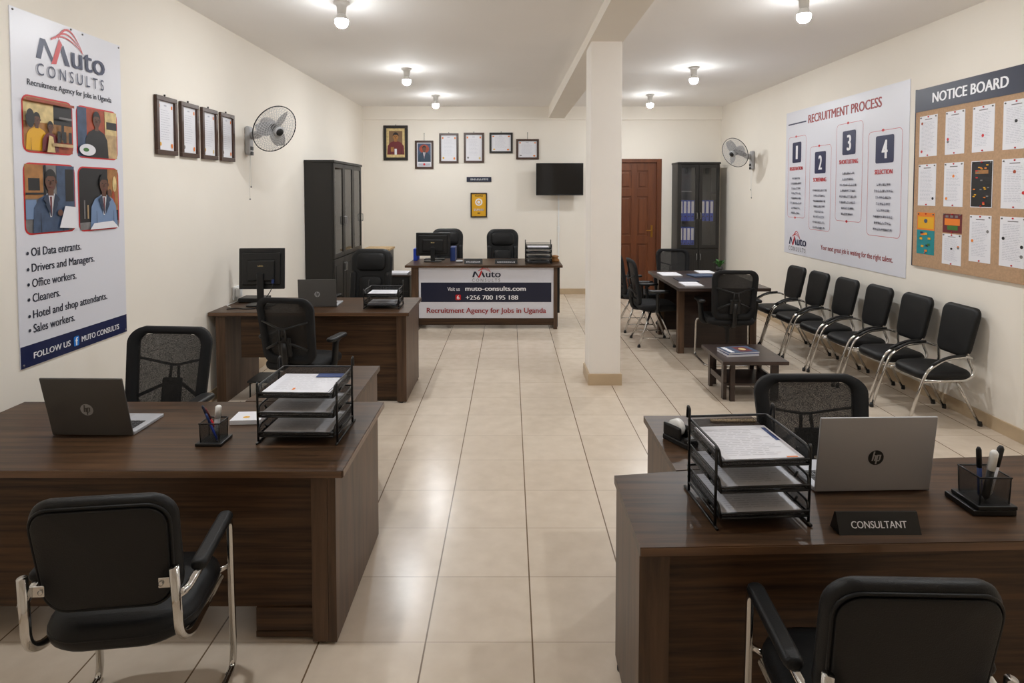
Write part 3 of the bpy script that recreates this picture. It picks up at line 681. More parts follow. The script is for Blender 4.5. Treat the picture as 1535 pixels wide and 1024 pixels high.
for i, (yy, zz_, hh, mm, lb) in enumerate(((7.95, 1.35, .33, m_paper, 'white file box on the middle shelf of the left bookcase, nearest the camera'), (8.45, 1.35, .3, m_paperg, 'pale grey file box on the middle shelf, centre of the left bookcase'),
        (8.9, 1.35, .31, m_paper, 'white file box on the middle shelf, far door of the left bookcase'), (7.95, .957, .3, m_dblue, 'dark blue file box on the lower shelf of the left bookcase'), (8.0, 1.75, .22, m_paper, 'white file box on the top shelf of the left bookcase'), (8.2, .957, .12, m_cream, 'cream box on the lower shelf of the left bookcase'), (8.6, .957, .2, m_dark, 'black box on the lower shelf, centre of the left bookcase'))):
    tag(MB().box(-2.5, -2.27, yy, yy+.16, zz_+.0005, zz_+hh, mm, .004).build('file_box'), lb, 'box')

# ------------------------------------------------------------------ desks
def slab(mb, x0, x1, y0, y1, z1, th, m=None): return mb.box(x0, x1, y0, y1, z1-th, z1, m, bev=.003)
# near left desk with return
ZD = .71
t = thing('office_desk', 'dark walnut desk at the near left with laptop and three tier tray', 'desk', (-1.58, 2.85, 0))
def P(mb, name, m, par=None): return loc(t, mb.build(name, None, m)) 
P(slab(MB(), -2.52, -.655, 2.415, 3.225, ZD, .03), 'desktop', m_woodx)
P(MB().box(-2.515, -.66, 2.4125, 2.4155, ZD-.027, ZD-.003).box(-.6555, -.6525, 2.42, 3.22, ZD-.027, ZD-.003), 'edge_band', m_edge)
P(MB().box(-.72, -.688, 2.43, 3.22, .012, ZD-.03), 'side_panel', m_woodz)
P(MB().box(-.785, -.722, 2.432, 2.47, .012, ZD-.03), 'front_post', m_woodz)
P(MB().box(-2.5, -2.47, 2.43, 3.22, .0, ZD-.03), 'side_panel', m_woodz)
P(MB().box(-2.47, -.785, 2.47, 2.488, .13, ZD-.03), 'modesty_panel', m_woodx)
P(MB().box(-1.02, -.785, 2.462, 3.0, .012, .13).box(-1.02, -.785, 2.458, 2.463, .012, .035), 'plinth', m_woodx)
P(MB().lathe([(.018,0),(.018,.013)], (-.75, 2.46, 0)).lathe([(.018,0),(.018,.013)], (-.71, 3.15, 0)).lathe([(.012,0),(.012,.013)], (-1.0, 2.5, 0)).lathe([(.012,0),(.012,.013)], (-.9, 2.9, 0)), 'foot', m_black)
t = thing('desk_return', 'side return table behind the near left desk', 'desk', (-1.1, 3.6, 0))
P(slab(MB(), -1.38, -.815, 3.235, 3.90, ZD, .03), 'desktop', m_woodx)
P(MB().box(-.85, -.832, 3.25, 3.885, 0, ZD-.03), 'side_panel', m_woodz)
P(MB().box(-1.36, -.85, 3.86, 3.878, .2, ZD-.03), 'modesty_panel', m_woodx); P(MB().box(-1.37, -1.35, 3.25, 3.885, 0, ZD-.03), 'side_panel', m_woodz)
# near right desk, slightly skewed outline, with return
t = thing('office_desk', 'dark walnut desk at the near right with the consultant nameplate', 'desk', (1.35, 2.2, 0))
P(MB().prism([(.398, 1.885), (2.32, 1.945), (2.32, 2.575), (1.17, 2.488), (.399, 2.375)], ZD-.03, ZD), 'desktop', m_woodx)
P(MB().prism([(.40, 1.8826), (2.31, 1.9422), (2.31, 1.9447), (.40, 1.8851)], ZD-.027, ZD-.003), 'edge_band', m_edge)
P(MB().box(.405, .437, 1.93, 2.36, .012, ZD-.03), 'side_panel', m_woodz)
P(MB().box(.437, .50, 1.93, 1.968, .012, ZD-.03), 'front_post', m_woodz)
P(MB().prism([(.5, 1.97), (2.27, 2.03), (2.27, 2.05), (.5, 1.99)], .12, ZD-.03), 'modesty_panel', m_woodx)
P(MB().box(2.27, 2.30, 1.98, 2.55, .0, ZD-.03), 'side_panel', m_woodz)
P(MB().lathe([(.018,0),(.018,.013)], (.46, 1.95, 0)).lathe([(.018,0),(.018,.013)], (.42, 2.3, 0)), 'foot', m_black)
t = thing('desk_return', 'side return table with the tape dispenser behind the near right desk', 'desk', (.9, 2.7, 0))
P(MB().prism([(.648, 2.419), (1.17, 2.492), (1.17, 3.02), (.648, 3.02)], ZD-.03, ZD), 'desktop', m_woodx)
P(MB().box(.665, .685, 2.45, 3.0, 0, ZD-.03), 'side_panel', m_woodz); P(MB().box(.685, 1.08, 2.98, 3.0, .35, ZD-.03), 'modesty_panel', m_woodx)
# middle left desk
ZM = .78
t = thing('office_desk', 'dark walnut desk at the middle left with the desktop monitor', 'desk', (-1.7, 5.65, 0))
P(slab(MB(), -2.55, -.855, 5.265, 6.03, ZM, .032), 'desktop', m_woodx)
P(MB().box(-2.545, -.86, 5.2625, 5.2655, ZM-.029, ZM-.003), 'edge_band', m_edge)
P(MB().box(-.91, -.882, 5.29, 6.0, .012, ZM-.032), 'side_panel', m_woodz); P(MB().box(-.965, -.91, 5.292, 5.33, .012, ZM-.032), 'front_post', m_woodz)
P(MB().box(-2.5, -2.42, 5.3, 6.0, .0, ZM-.032), 'side_panel', m_woodz)
P(MB().box(-2.3, -.965, 5.335, 5.355, .38, ZM-.032), 'modesty_panel', m_woodx); P(MB().box(-1.62, -.965, 5.335, 5.355, .17, .38), 'modesty_panel', m_woodx)
P(MB().box(-1.62, -.965, 5.34, 5.36, .012, .17), 'plinth', m_woodx)
P(MB().box(-1.62, -1.6, 5.36, 5.98, .012, ZM-.032).box(-1.6, -.97, 5.95, 5.97, .012, ZM-.04), 'drawer_unit', m_woodz)
P(MB().lathe([(.018,0),(.018,.013)], (-.93, 5.31, 0)).lathe([(.018,0),(.018,.013)], (-.9, 5.95, 0)).lathe([(.018,0),(.018,.013)], (-1.6, 5.36, 0)), 'foot', m_black)
# reception desk
ZR = .84
t = thing('reception_desk', 'reception desk with a white printed front banner before the back wall', 'desk', (-.35, 8.55, 0))
P(slab(MB(), -1.37, .68, 8.135, 8.99, ZR, .03), 'desktop', m_woodx)
P(MB().box(-1.29, -1.2, 8.165, 8.95, 0, ZR-.03), 'side_panel', m_woodz); P(MB().box(.565, .612, 8.165, 8.95, 0, ZR-.03), 'side_panel', m_woodz)
P(MB().box(-1.2, .565, 8.19, 8.21, .05, ZR-.03), 'modesty_panel', m_woodx)
P(MB().box(-1.195, .564, 8.176, 8.189, .143, .822), 'banner', m_vinyl)
F = Flat((0,8.1755,0), (1,0,0), (0,0,1), (0,-1,0)); F.rect(-1.168, .355, .535, .612, m_navyd); P(F.mb, 'banner_band', None)
F = Flat((0,8.1740,0), (1,0,0), (0,0,1), (0,-1,0))
logo(F, -.497, .682, .37, 1, 2, m_navyd)
F.text('muto-consults.com', -.585, .505, .2, .563, m_wprint, .028); F.text('Visit us', -.82, .505, -.66, .553, m_wprint, .01)
F.rr(-.715, .383, -.645, .455, .01, m_red); F.text('6', -.695, .393, -.665, .445, m_wprint, .03); F.text('+256 700 195 188', -.58, .388, .1, .447, m_wprint, .025)
F.text('Recruitment Agency for Jobs in Uganda', -1.09, .195, .465, .282, m_dred, .014); P(F.mb, 'lettering', None)
t = thing('side_cabinet', 'low black cabinet at the left end of the reception desk', 'cabinet', (-1.6, 8.9, 0))
P(MB().box(-1.75, -1.40, 8.7, 9.15, 0, .62, bev=.004), 'body', m_cab); P(MB().box(-1.77, -1.385, 8.68, 9.16, .62, .64, bev=.003), 'top_panel', m_espresso)
for k in range(3): P(MB().box(-1.74, -1.41, 8.688, 8.7, .03+.2*k, .21+.2*k, bev=.003).box(-1.6, -1.55, 8.68, 8.69, .11+.2*k, .125+.2*k), 'drawer', m_black)
tag(MB().box(-1.72, -1.43, 8.72, 9.0, .641, .665, m_paper, .002).build('document_stack'), 'pale document stack on the low black cabinet by reception', 'papers')
t = thing('low_cupboard', 'low tan topped cupboard behind the padded chair at the middle left desk', 'cabinet', (-2.03, 9.75, 0))
P(MB().box(-2.22, -1.85, 9.5, 9.95, 0, .9), 'body', m_cab); P(MB().box(-2.24, -1.83, 9.48, 9.96, .9, .93, bev=.003), 'top_panel', m_tan)
t = thing('tall_panel_unit', 'narrow black unit at the right end of the reception desk', 'cabinet', (.64, 8.7, 0))
P(MB().box(.618, .655, 8.3, 8.85, .19, .79, bev=.004), 'body', m_black); P(MB().box(.62, .63, 8.32, 8.36, 0, .19).box(.62, .63, 8.78, 8.82, 0, .19), 'leg', m_black)

# ------------------------------------------------------------------ chairs
def star_base(t, stem_top=.4):
    MB().lathe([(.05,stem_top),(.05,stem_top-.02),(.028,stem_top-.04),(.028,.22),(.036,.21),(.036,.09),(.01,.085)]).build('gas_stem', t, m_black)
    for k in range(5):
        a = 2*PI*k/5+.3; c, s = math.cos(a), math.sin(a)
        lg = MB().tube([(.02*c, .02*s, .11), (.15*c, .15*s, .1), (.28*c, .28*s, .075)], .02, flat=.8).build('base_leg', t, m_black)
        MB().lathe([(.026,-.02),(.028,-.015),(.028,.015),(.026,.02)], (.285*c, .285*s, .029), axis=(-s, c, 0)).tube([(.28*c, .28*s, .075), (.285*c, .285*s, .04)], .008).build('castor', lg, m_black)
def lean(y0, k, cv=0):
    """backrest map: x, z stay, y bends and leans backwards with height above z0"""
    return lambda v: Vector((v.x, y0 + v.y - k*(v.z-.5) + cv*(v.x**2), v.z))
def mesh_chair(label, loc, rot, base='star', arms=True, group=None, scale=1, lumbar=False):
    t = thing('mesh_office_chair', label, 'chair', loc, rot, group, scale)
    f = lean(-.2, .17, .45)
    arch = lambda ps: [(x, z+(.028*(1-(x/.235)**2) if z > .8 else 0)) for x, z in ps]
    out = arch(rrect(.47, .50, .08, 8, 0, .735, .1)); inn = arch(rrect(.36, .40, .055, 8, 0, .742, .1))
    MB().ring(out, inn, -.016, .016, f=f).build('back_frame', t, m_fabric)
    # mesh panel as a fine grid so it bends with the frame
    n = 10; vs = []; fs = []
    for j in range(n+1):
        for i in range(n+1):
            v = j/n; z = .53+.415*v+.02*v*(1-(2*i/n-1)**2); x = (-.5+i/n)*.385*(1-.1*(1-v)); vs.append(f(Vector((x, .004, z))))
    for j in range(n):
        for i in range(n): fs.append((j*(n+1)+i, j*(n+1)+i+1, (j+1)*(n+1)+i+1, (j+1)*(n+1)+i))
    MB().add(vs, fs, None, True).build('mesh_panel', t, m_mesh)
    g = lambda x, y, z: tuple(f(Vector((x, y, z))))
    MB().tube([(0, -.02, .405), (0, -.24, .42), g(0, -.05, .54), g(0, -.04, .66)], .024, fil=.08, flat=1.0).box(-.055, .055, -.012, .012, .55, .7, bev=.01, f=lambda v: Vector(g(v.x, v.y-.035, v.z))).build('spine', t, m_black)
    MB().tube([g(-.19, -.02, .82), g(-.02, -.05, .77), g(.02, -.05, .77), g(.19, -.02, .82)], .008).tube([g(-.02, -.05, .77), g(-.025, -.05, .68)], .008).tube([g(.02, -.05, .77), g(.025, -.05, .68)], .008).tube([g(-.17, -.02, .6), g(-.05, -.05, .66)], .01).tube([g(.17, -.02, .6), g(.05, -.05, .66)], .01).build('lumbar_support', t, m_black)
    MB().pad(rrect(.48, .46, .09, 6), .075, .03, f=lambda v: Vector((v.x, v.y+.03, v.z+.455-.25*max(0, v.y-.12)**2*4)), dome=.008).build('seat', t, m_fabric)
    MB().box(-.12, .12, -.1, .14, .39, .42, bev=.008).build('seat_mechanism', t, m_black)
    if arms:
        for s in (-1, 1):
            ar = MB().tube([(s*.2, .0, .425), (s*.27, .0, .43), (s*.29, -.01, .63), (s*.29, .02, .64)], .02, fil=.05, flat=1.4).build('armrest', t, m_black)
            MB().pad(rrect(.075, .25, .03, 4), .032, .012, f=lambda v: Vector((v.x+s*.29, v.y+.01, v.z+.655))).build('arm_pad', ar, m_black)
    if base == 'star': star_base(t)
    elif base == 'sled':
        for s in (-1, 1): MB().tube([(s*.18, .2, .425), (s*.28, .2, .42), (s*.285, .22, .012), (s*.285, -.2, .012), (s*.26, -.24, .012)], .012, fil=.05).build('leg', t, m_chrome)
        MB().tube([(-.27, -.235, .012), (.27, -.235, .012)], .012).build('crossbar', t, m_chrome); MB().lathe([(.04,.4),(.04,.36),(.02,.34),(.02,.2)]).build('stem', t, m_black)
    else:
        for sx in (-1, 1):
            for sy in (-1, 1):
                lg = MB().tube([(sx*.12, sy*.04, .41), (sx*.235, sy*.205, .015)], .013).build('leg', t, m_chrome)
                MB().lathe([(.018,0),(.019,.012),(.014,.03)], (sx*.235, sy*.205, 0), m_black, 10).build('foot_cap', lg)
        MB().tube([(-.21, -.17, .1), (-.21, .17, .1)], .007).tube([(.21, -.17, .1), (.21, .17, .1)], .007).build('stretcher', t, m_chrome)
        MB().lathe([(.05,.41),(.05,.37),(.02,.36)]).build('stem', t, m_black)
    return t
mesh_chair('black mesh office chair behind the near left desk, facing the camera', (-2.02, 3.42, 0), PI-.08).scale = (1.1, 1, 1)
mesh_chair('black mesh office chair behind the grey laptop at the near right', (1.49, 2.84, 0), PI, arms=False).scale = (1.2, 1.0, .885)
mesh_chair('black mesh office chair seen from behind at the middle left desk', (-1.65, 4.96, 0), -.2)
mesh_chair('black mesh chair with its back to the camera at the meeting table', (2.30, 6.62, 0), -.05, 'sled', group='chairs at the meeting table')
mesh_chair('black mesh chair on chrome legs, nearer of two left of the meeting table', (1.69, 7.44, 0), -PI/2, 'four', group='chairs at the meeting table')
mesh_chair('black mesh chair on chrome legs, farther of two left of the meeting table', (1.66, 8.2, 0), -PI/2+.03, 'four', group='chairs at the meeting table')
mesh_chair('black mesh chair at the far end of the meeting table before the bookcase', (2.26, 8.5, 0), PI, group='chairs at the meeting table')

def exec_chair(label, loc, rot, back=.72):
    t = thing('padded_office_chair', label, 'chair', loc, rot, 'padded black office chairs')
    z0 = .5; k = .16
    def bk(zc): return lambda v: Vector((v.x, -.2 + v.z - k*(v.y+zc-.5) - .35*v.x**2*0 + .25*v.x**2, v.y+zc))
    MB().pad(rrect(.50, back, .13, 7, 0, 0, .1), .09, .035, f=bk(z0+back/2)).build('backrest', t, m_leather)
    MB().pad(rrect(.34, .2, .06, 6), .05, .025, f=lambda v: bk(z0+back-.15)(Vector((v.x, v.y, v.z+.045))), dome=.012).build('headrest', t, m_leather)
    MB().pad(rrect(.27, .34, .06, 6), .05, .025, f=lambda v: bk(z0+.24)(Vector((v.x, v.y, v.z+.045))), dome=.012).build('back_cushion', t, m_leather)
    for s in (-1, 1): MB().pad(rrect(.075, .4, .035, 5), .06, .025, f=lambda v: bk(z0+.27)(Vector((v.x+s*.2, v.y, v.z+.04)))).build('side_bolster', t, m_leather)
    MB().pad(rrect(.52, .5, .1, 6), .11, .045, f=lambda v: Vector((v.x, v.y+.05, v.z+.48)), dome=.015).build('seat', t, m_leather)
    for s in (-1, 1):
        ar = MB().tube([(s*.24, .16, .45), (s*.31, .17, .47), (s*.32, .2, .68), (s*.32, -.1, .7), (s*.3, -.19, .6), (s*.24, -.21, .6)], .018, fil=.06, flat=1.3).build('armrest', t, m_black)
        MB().pad(rrect(.06, .26, .025, 4), .035, .015, f=lambda v: Vector((v.x+s*.32, v.y+.04, v.z+.71))).build('arm_pad', ar, m_leather)
    MB().box(-.13, .13, -.1, .15, .395, .43, bev=.008).build('seat_mechanism', t, m_black)
    star_base(t, .41); return t
e0 = exec_chair('padded black high back chair centred behind the reception desk', (-.12, 9.42, 0), PI)
dup(e0, (-.95, 9.55, 0), PI+.12, 'padded black high back chair behind the reception monitor')
dup(e0, (-1.56, 6.75, 0), PI-.05, 'padded black high back chair behind the middle left desk')
# reception chairs stand higher than the middle one: scale differs
for o in C.objects:
    if o.name.startswith('padded_office_chair') and o.location.y < 7: o.scale = (.95,)*3

def visitor_chair(label, loc, rot):
    t = thing('cantilever_visitor_chair', label, 'chair', loc, rot, 'cantilever visitor chairs'); k = .2
    bk = lambda v: Vector((v.x, -.185 + v.z - k*(v.y) + .35*v.x**2, v.y+.725))
    MB().pad(rrect(.455, .39, .085, 8, 0, 0, .03), .055, .026, f=bk, dome=.006).build('backrest', t, m_leather)
    MB().pad(rrect(.415, .345, .07, 8, 0, 0, .07), .012, .005, f=lambda v: bk(Vector((v.x, v.y-.008, v.z-.034)))).build('back_shell', t, m_leather2)
    ol = rrect(.43, .36, .075, 8, 0, -.008, .07)
    MB().tube([tuple(bk(Vector((x, y, -.03)))) for x, y in ol], .005, closed=True, seg=6).build('piping', t, m_leather)
    so = rrect(.49, .46, .15, 8)
    MB().pad(so, .085, .04, f=lambda v: Vector((v.x, v.y+.03, v.z+.445-.6*max(0, v.y-.1)**2)), dome=.012).build('seat', t, m_leather)
    MB().tube([(x*.985, y*.985+.03, .452-.6*max(0, y-.1)**2) for x, y in so], .004, closed=True, seg=6).build('seat_piping', t, m_leather)
    for s in (-1, 1):
        up = MB().tube([(s*.225, -.235, .69), (s*.23, -.215, .46), (s*.232, -.13, .405), (s*.225, .18, .4)], .0155, fil=.06, seg=12).build('upright', t, m_chrome)
        MB().box(s*.225-.055*(s > 0), s*.225+.055*(s < 0), -.222, -.214, .618, .652, bev=.003).lathe([(.008,0),(.008,.005),(.003,.008)], (s*.18, -.222, .635), axis=(0,-1,0), seg=10).build('bracket', up, m_chrome)
        arm = MB().tube([(s*.235, -.225, .60), (s*.245, -.19, .59), (s*.255, -.13, .605), (s*.255, .17, .625), (s*.255, .215, .60), (s*.252, .245, .06), (s*.252, .23, .012), (s*.245, -.2, .012)], .0135, fil=.05, seg=12).build('leg', t, m_chrome)
        MB().pad(rrect(.056, .31, .02, 5), .036, .014, f=lambda v: Vector((v.x+s*.256, v.y+.03, v.z+.632+.06*v.y))).build('arm_pad', arm, m_leather)
        MB().box(-.008, .008, -.006, .006, -.012, .012).build('foot_pad', arm, m_black).location = (s*.25, .18, .012)
        MB().tube([(s*.252, .232, .42), (s*.2, .2, .405)], .01).build('seat_link', t, m_chrome)
    MB().tube([(-.25, -.2, .012), (-.2, -.25, .012), (.2, -.25, .012), (.25, -.2, .012)], .0135, fil=.05, seg=12).build('floor_bar', t, m_chrome)
    return t
v0 = visitor_chair('black chrome cantilever chair at the near left, its back to the camera', (-1.25, 2.05, 0), .13); v0.scale = (.93, .97, .97)
dup(v0, (.96, 1.65, 0), -.03, 'black chrome cantilever chair at the near right, its back to the camera')

def row_chair(label, loc, rot):
    t = thing('waiting_chair', label, 'chair', loc, rot, 'waiting chairs along the right wall')
    # local front +Y; wall side -Y
    k = .2; bk = lambda v: Vector((v.x, -.21 + v.z - k*(v.y) + .3*v.x**2, v.y+.705))
    MB().pad(rrect(.40, .39, .065, 7, 0, 0, .14), .05, .022, f=bk, dome=.008).build('backrest', t, m_leather)
    MB().pad(rrect(.43, .42, .12, 7, 0, 0, -.06), .07, .032, f=lambda v: Vector((v.x, v.y+.0, v.z+.385-.5*max(0, v.y-.1)**2)), dome=.012).build('seat', t, m_leather)
    for s in (-1, 1):
        MB().tube([(s*.15, -.17, .60), (s*.17, -.17, .5), (s*.2, -.2, .40), (s*.215, -.12, .355), (s*.215, .2, .35)], .011, fil=.05, seg=10).build('seat_rail', t, m_chrome)
        lg = MB().tube([(s*.2, -.185, .52), (s*.226, -.12, .545), (s*.234, .06, .525), (s*.234, .185, .44), (s*.232, .22, .36), (s*.234, .33, .012)], .0115, fil=.06, seg=10).build('front_leg', t, m_chrome)
        MB().tube([(s*.226, -.1, .552), (s*.234, .04, .54), (s*.234, .15, .48)], .013, fil=.08, seg=8).build('arm_pad', lg, m_black)
        MB().lathe([(.016,0),(.017,.015),(.013,.035)], (s*.234, .334, 0), m_black, 10).build('foot_cap', lg)
        rl = MB().tube([(s*.2, -.06, .35), (s*.2, -.245, .012)], .011, seg=10).build('rear_leg', t, m_chrome)
        MB().lathe([(.016,0),(.017,.015),(.013,.035)], (s*.2, -.25, 0), m_black, 10).build('foot_cap', rl)
    MB().tube([(-.2, -.1, .345), (.2, -.1, .345)], .009).build('crossbar', t, m_chrome); MB().tube([(-.21, .17, .345), (.21, .17, .345)], .009).build('crossbar', t, m_chrome)
    return t
rl_ = ('nearest waiting chair on the right wall, under the notice board', 'second nearest waiting chair in the row along the right wall', 'third nearest waiting chair in the row along the right wall', 'fourth nearest waiting chair in the row along the right wall', 'second farthest waiting chair in the row along the right wall', 'farthest waiting chair on the right wall, beside the meeting table')
rp = ((3.355, 4.965, 0), (3.335, 5.473, 0), (3.305, 5.98, 0), (3.27, 6.49, 0), (3.24, 7.02, 0), (3.23, 7.55, 0))
r0 = row_chair(rl_[0], rp[0], PI/2)
for i in range(1, 6): dup(r0, rp[i], PI/2+.01*i, rl_[i])

# ------------------------------------------------------------------ meeting table and coffee table
t = thing('meeting_table', 'dark meeting table with papers in front of the wooden door', 'table', (2.28, 7.35, 0))
P(slab(MB(), 1.775, 2.75, 6.6, 8.08, ZM, .035), 'tabletop', m_espresso)
P(MB().box(1.86, 1.93, 6.93, 7.0, 0, ZM-.035), 'leg', m_woodz); P(MB().box(2.66, 2.73, 6.93, 7.0, 0, ZM-.035), 'leg', m_woodz)
P(MB().box(1.93, 2.66, 6.955, 6.975, .06, ZM-.035), 'end_panel', m_espresso)
P(MB().box(1.86, 1.93, 7.85, 7.92, 0, ZM-.035), 'leg', m_woodz); P(MB().box(2.66, 2.73, 7.85, 7.92, 0, ZM-.035), 'leg', m_woodz)
P(MB().box(1.93, 2.66, 7.875, 7.895, .06, ZM-.035), 'end_panel', m_espresso); P(MB().box(2.28, 2.30, 6.975, 7.875, .2, ZM-.035), 'centre_panel', m_espresso)
t = thing('coffee_table', 'low dark wooden coffee table with magazines before the waiting chairs', 'table', (2.07, 5.57, 0))
P(slab(MB(), 1.80, 2.36, 5.27, 5.88, .36, .03), 'tabletop', m_espresso)
for x, y, sx, sy in ((1.84, 5.33, 1, 1), (2.32, 5.33, -1, 1), (1.84, 5.85, 1, -1), (2.32, 5.85, -1, -1)):
    P(MB().box(min(x, x+sx*.03), max(x, x+sx*.03), min(y+sy*.05, y+sy*.1), max(y+sy*.05, y+sy*.1), 0, .33).box(min(x+sx*.045, x+sx*.085), max(x+sx*.045, x+sx*.085), min(y, y+sy*.03), max(y, y+sy*.03), 0, .33), 'leg', m_espresso)
P(MB().box(1.845, 1.865, 5.43, 5.75, .145, .175).box(2.295, 2.315, 5.43, 5.75, .145, .175), 'rail', m_espresso); P(MB().box(1.845, 2.315, 5.37, 5.81, .125, .145), 'shelf', m_espresso)

# ------------------------------------------------------------------ desk-top things
def letter_tray(label, loc, rot, w, d, tiers, gap, z0=.03, group='wire letter trays', hi=.055):
    """front is -Y, base of the frame at z = 0"""
    t = thing('letter_tray', label, 'letter tray', loc, rot, group); H = z0+gap*(tiers-1)
    for s in (-1, 1):
        x = s*(w/2+.012)
        MB().tube([(x, -d*.44, .006), (x, -d*.46, H+.05), (x, -d*.44, H+.06)], .005, seg=6).tube([(x, d*.36, .006), (x, d*.36, H+.1), (x, d*.42, H+.105), (x, d*.44, H+.06)], .005, seg=6, fil=.015).tube([(x, -d*.5, .006), (x, d*.5, .006)], .005, seg=6).tube([(x, -d*.44, .04), (x, d*.36, .04)], .004, seg=6).build('side_frame', t, m_wire)
    for k in range(tiers):
        z = z0+gap*k; h = .045
        x0, x1, y0, y1 = -w/2, w/2, -d/2, d/2
        b = MB().add([(x0,y0,z),(x1,y0,z),(x1,y1,z),(x0,y1,z),(x0-.004,y0+.02,z+h),(x0-.004,y1,z+h),(x1+.004,y0+.02,z+h),(x1+.004,y1,z+h),(x0,y0-.004,z+.018),(x1,y0-.004,z+.018)],
            [(0,1,2,3),(0,3,5,4),(1,6,7,2),(3,2,7,5),(0,8,9,1)]).build('tray', t, m_wmesh)
        hh = h+(hi-.045 if k == tiers-1 else 0)
        mb = MB().tube([(x0,y0-.004,z+.018),(x1,y0-.004,z+.018)], .004, seg=6).tube([(x0,y0,z),(x1,y0,z)], .0045, seg=6).tube([(x0,y0,z),(x0,y1,z),(x1,y1,z),(x1,y0,z)], .004, seg=6)
        mb.tube([(x0,y0,z),(x0-.004,y0+.01,z+hh*.9),(x0-.004,y0+.04,z+hh),(x0-.004,y1,z+hh),(x1+.004,y1,z+hh),(x1+.004,y0+.04,z+hh),(x1+.004,y0+.01,z+hh*.9),(x1,y0,z)], .0045, seg=6, fil=.015)
        for s in (-1, 1): mb.tube([(s*w/2, -d*.2, z), (s*(w/2+.012), -d*.2, z+.02)], .004, seg=5)
        mb.build('rim', b, m_wire)
    return t
def papers(label, loc, rot, w, d, h, m=m_paper, group='papers in the letter trays', sd=1, tail=None):
    t = thing('paper_stack', label, 'papers', loc, rot, group); rnd = random.Random(sd)
    mb = MB(); n = max(1, int(h/.004))
    for k in range(n):
        dx, dy = rnd.uniform(-.004, .004), rnd.uniform(-.004, .004); mb.box(-w/2+dx, w/2+dx, -d/2+dy, d/2+dy, h*k/n, h*(k+1)/n-.0003)
    mb.build('sheets', t, m)
    F = Flat((0,0,h+.0001), (1,0,0), (0,1,0), (0,0,1), .0002); F.bars(-w*.4, -d*.42, w*.4, d*.4, 16, m_paperg, .2, rnd=rnd)
    if tail: tail(F, w, d)
    F.build('print', t); return t
# near left tray
TL = (-.915, 2.81, ZD)
letter_tray('black wire three tier letter tray full of papers on the near left desk', TL, -.02, .32, .30, 3, .085, .04, hi=.05)
def tl(F, w, d): F.rect(-w*.1, -d*.4, -w*.06, -d*.3, m_orange)
for k, nm in enumerate(('bottom', 'middle', 'top')):
    papers('papers in the %s tier of the near left letter tray' % nm, (TL[0]-.005, TL[1]+.0, ZD+.0425+.085*k), -.03, .285, .27, .016 if k == 2 else .012, sd=k+3, tail=tl if k == 2 else None)
tag(MB().box(-.90, -.775, 2.885, 2.94, ZD+.2305, ZD+.2325, m_dblue, .0005).build('blue_folder'), 'blue folder at the back of the top tier, near left tray', 'folder')
TR = (.81, 2.14, ZD)
letter_tray('black wire three tier letter tray beside the grey laptop at the near right', TR, .07, .29, .30, 3, .085, .04, hi=.055)
def tr(F, w, d): F.poly([(w*.42, d*.42), (w*.48, d*.42), (w*.48, 0), (w*.42, 0)], m_dblue); F.rect(w*.3, -d*.49, w*.44, -d*.46, m_orange)
for k, nm in enumerate(('bottom', 'middle', 'top')):
    papers('papers in the %s tier of the near right letter tray' % nm, (TR[0], TR[1], ZD+.0425+.085*k), .07, .265, .28, .016 if k == 2 else .012, sd=k+13, tail=tr if k == 2 else None)
TMl = (-1.12, 5.55, ZM)
letter_tray('small black wire letter tray on the right end of the middle left desk', TMl, 0, .28, .26, 2, .085, .03, hi=.05)
for k, nm in enumerate(('lower', 'upper')): papers('papers in the %s tier of the middle left tray' % nm, (TMl[0], TMl[1], ZM+.0325+.085*k), 0, .25, .24, .012, sd=k+23)
TRc = (.375, 8.42, ZR)
letter_tray('black wire four tier letter tray on the right end of the reception desk', TRc, 0, .32, .26, 4, .06, .02, hi=.06)
for k, nm in enumerate(('lowest', 'second', 'third', 'highest')): papers('papers in the %s tier of the reception tray' % nm, (TRc[0], TRc[1], ZR+.0225+.06*k), 0, .28, .24, .012 if k < 3 else .02, sd=k+33, m=m_paper if k == 3 else m_paperg)

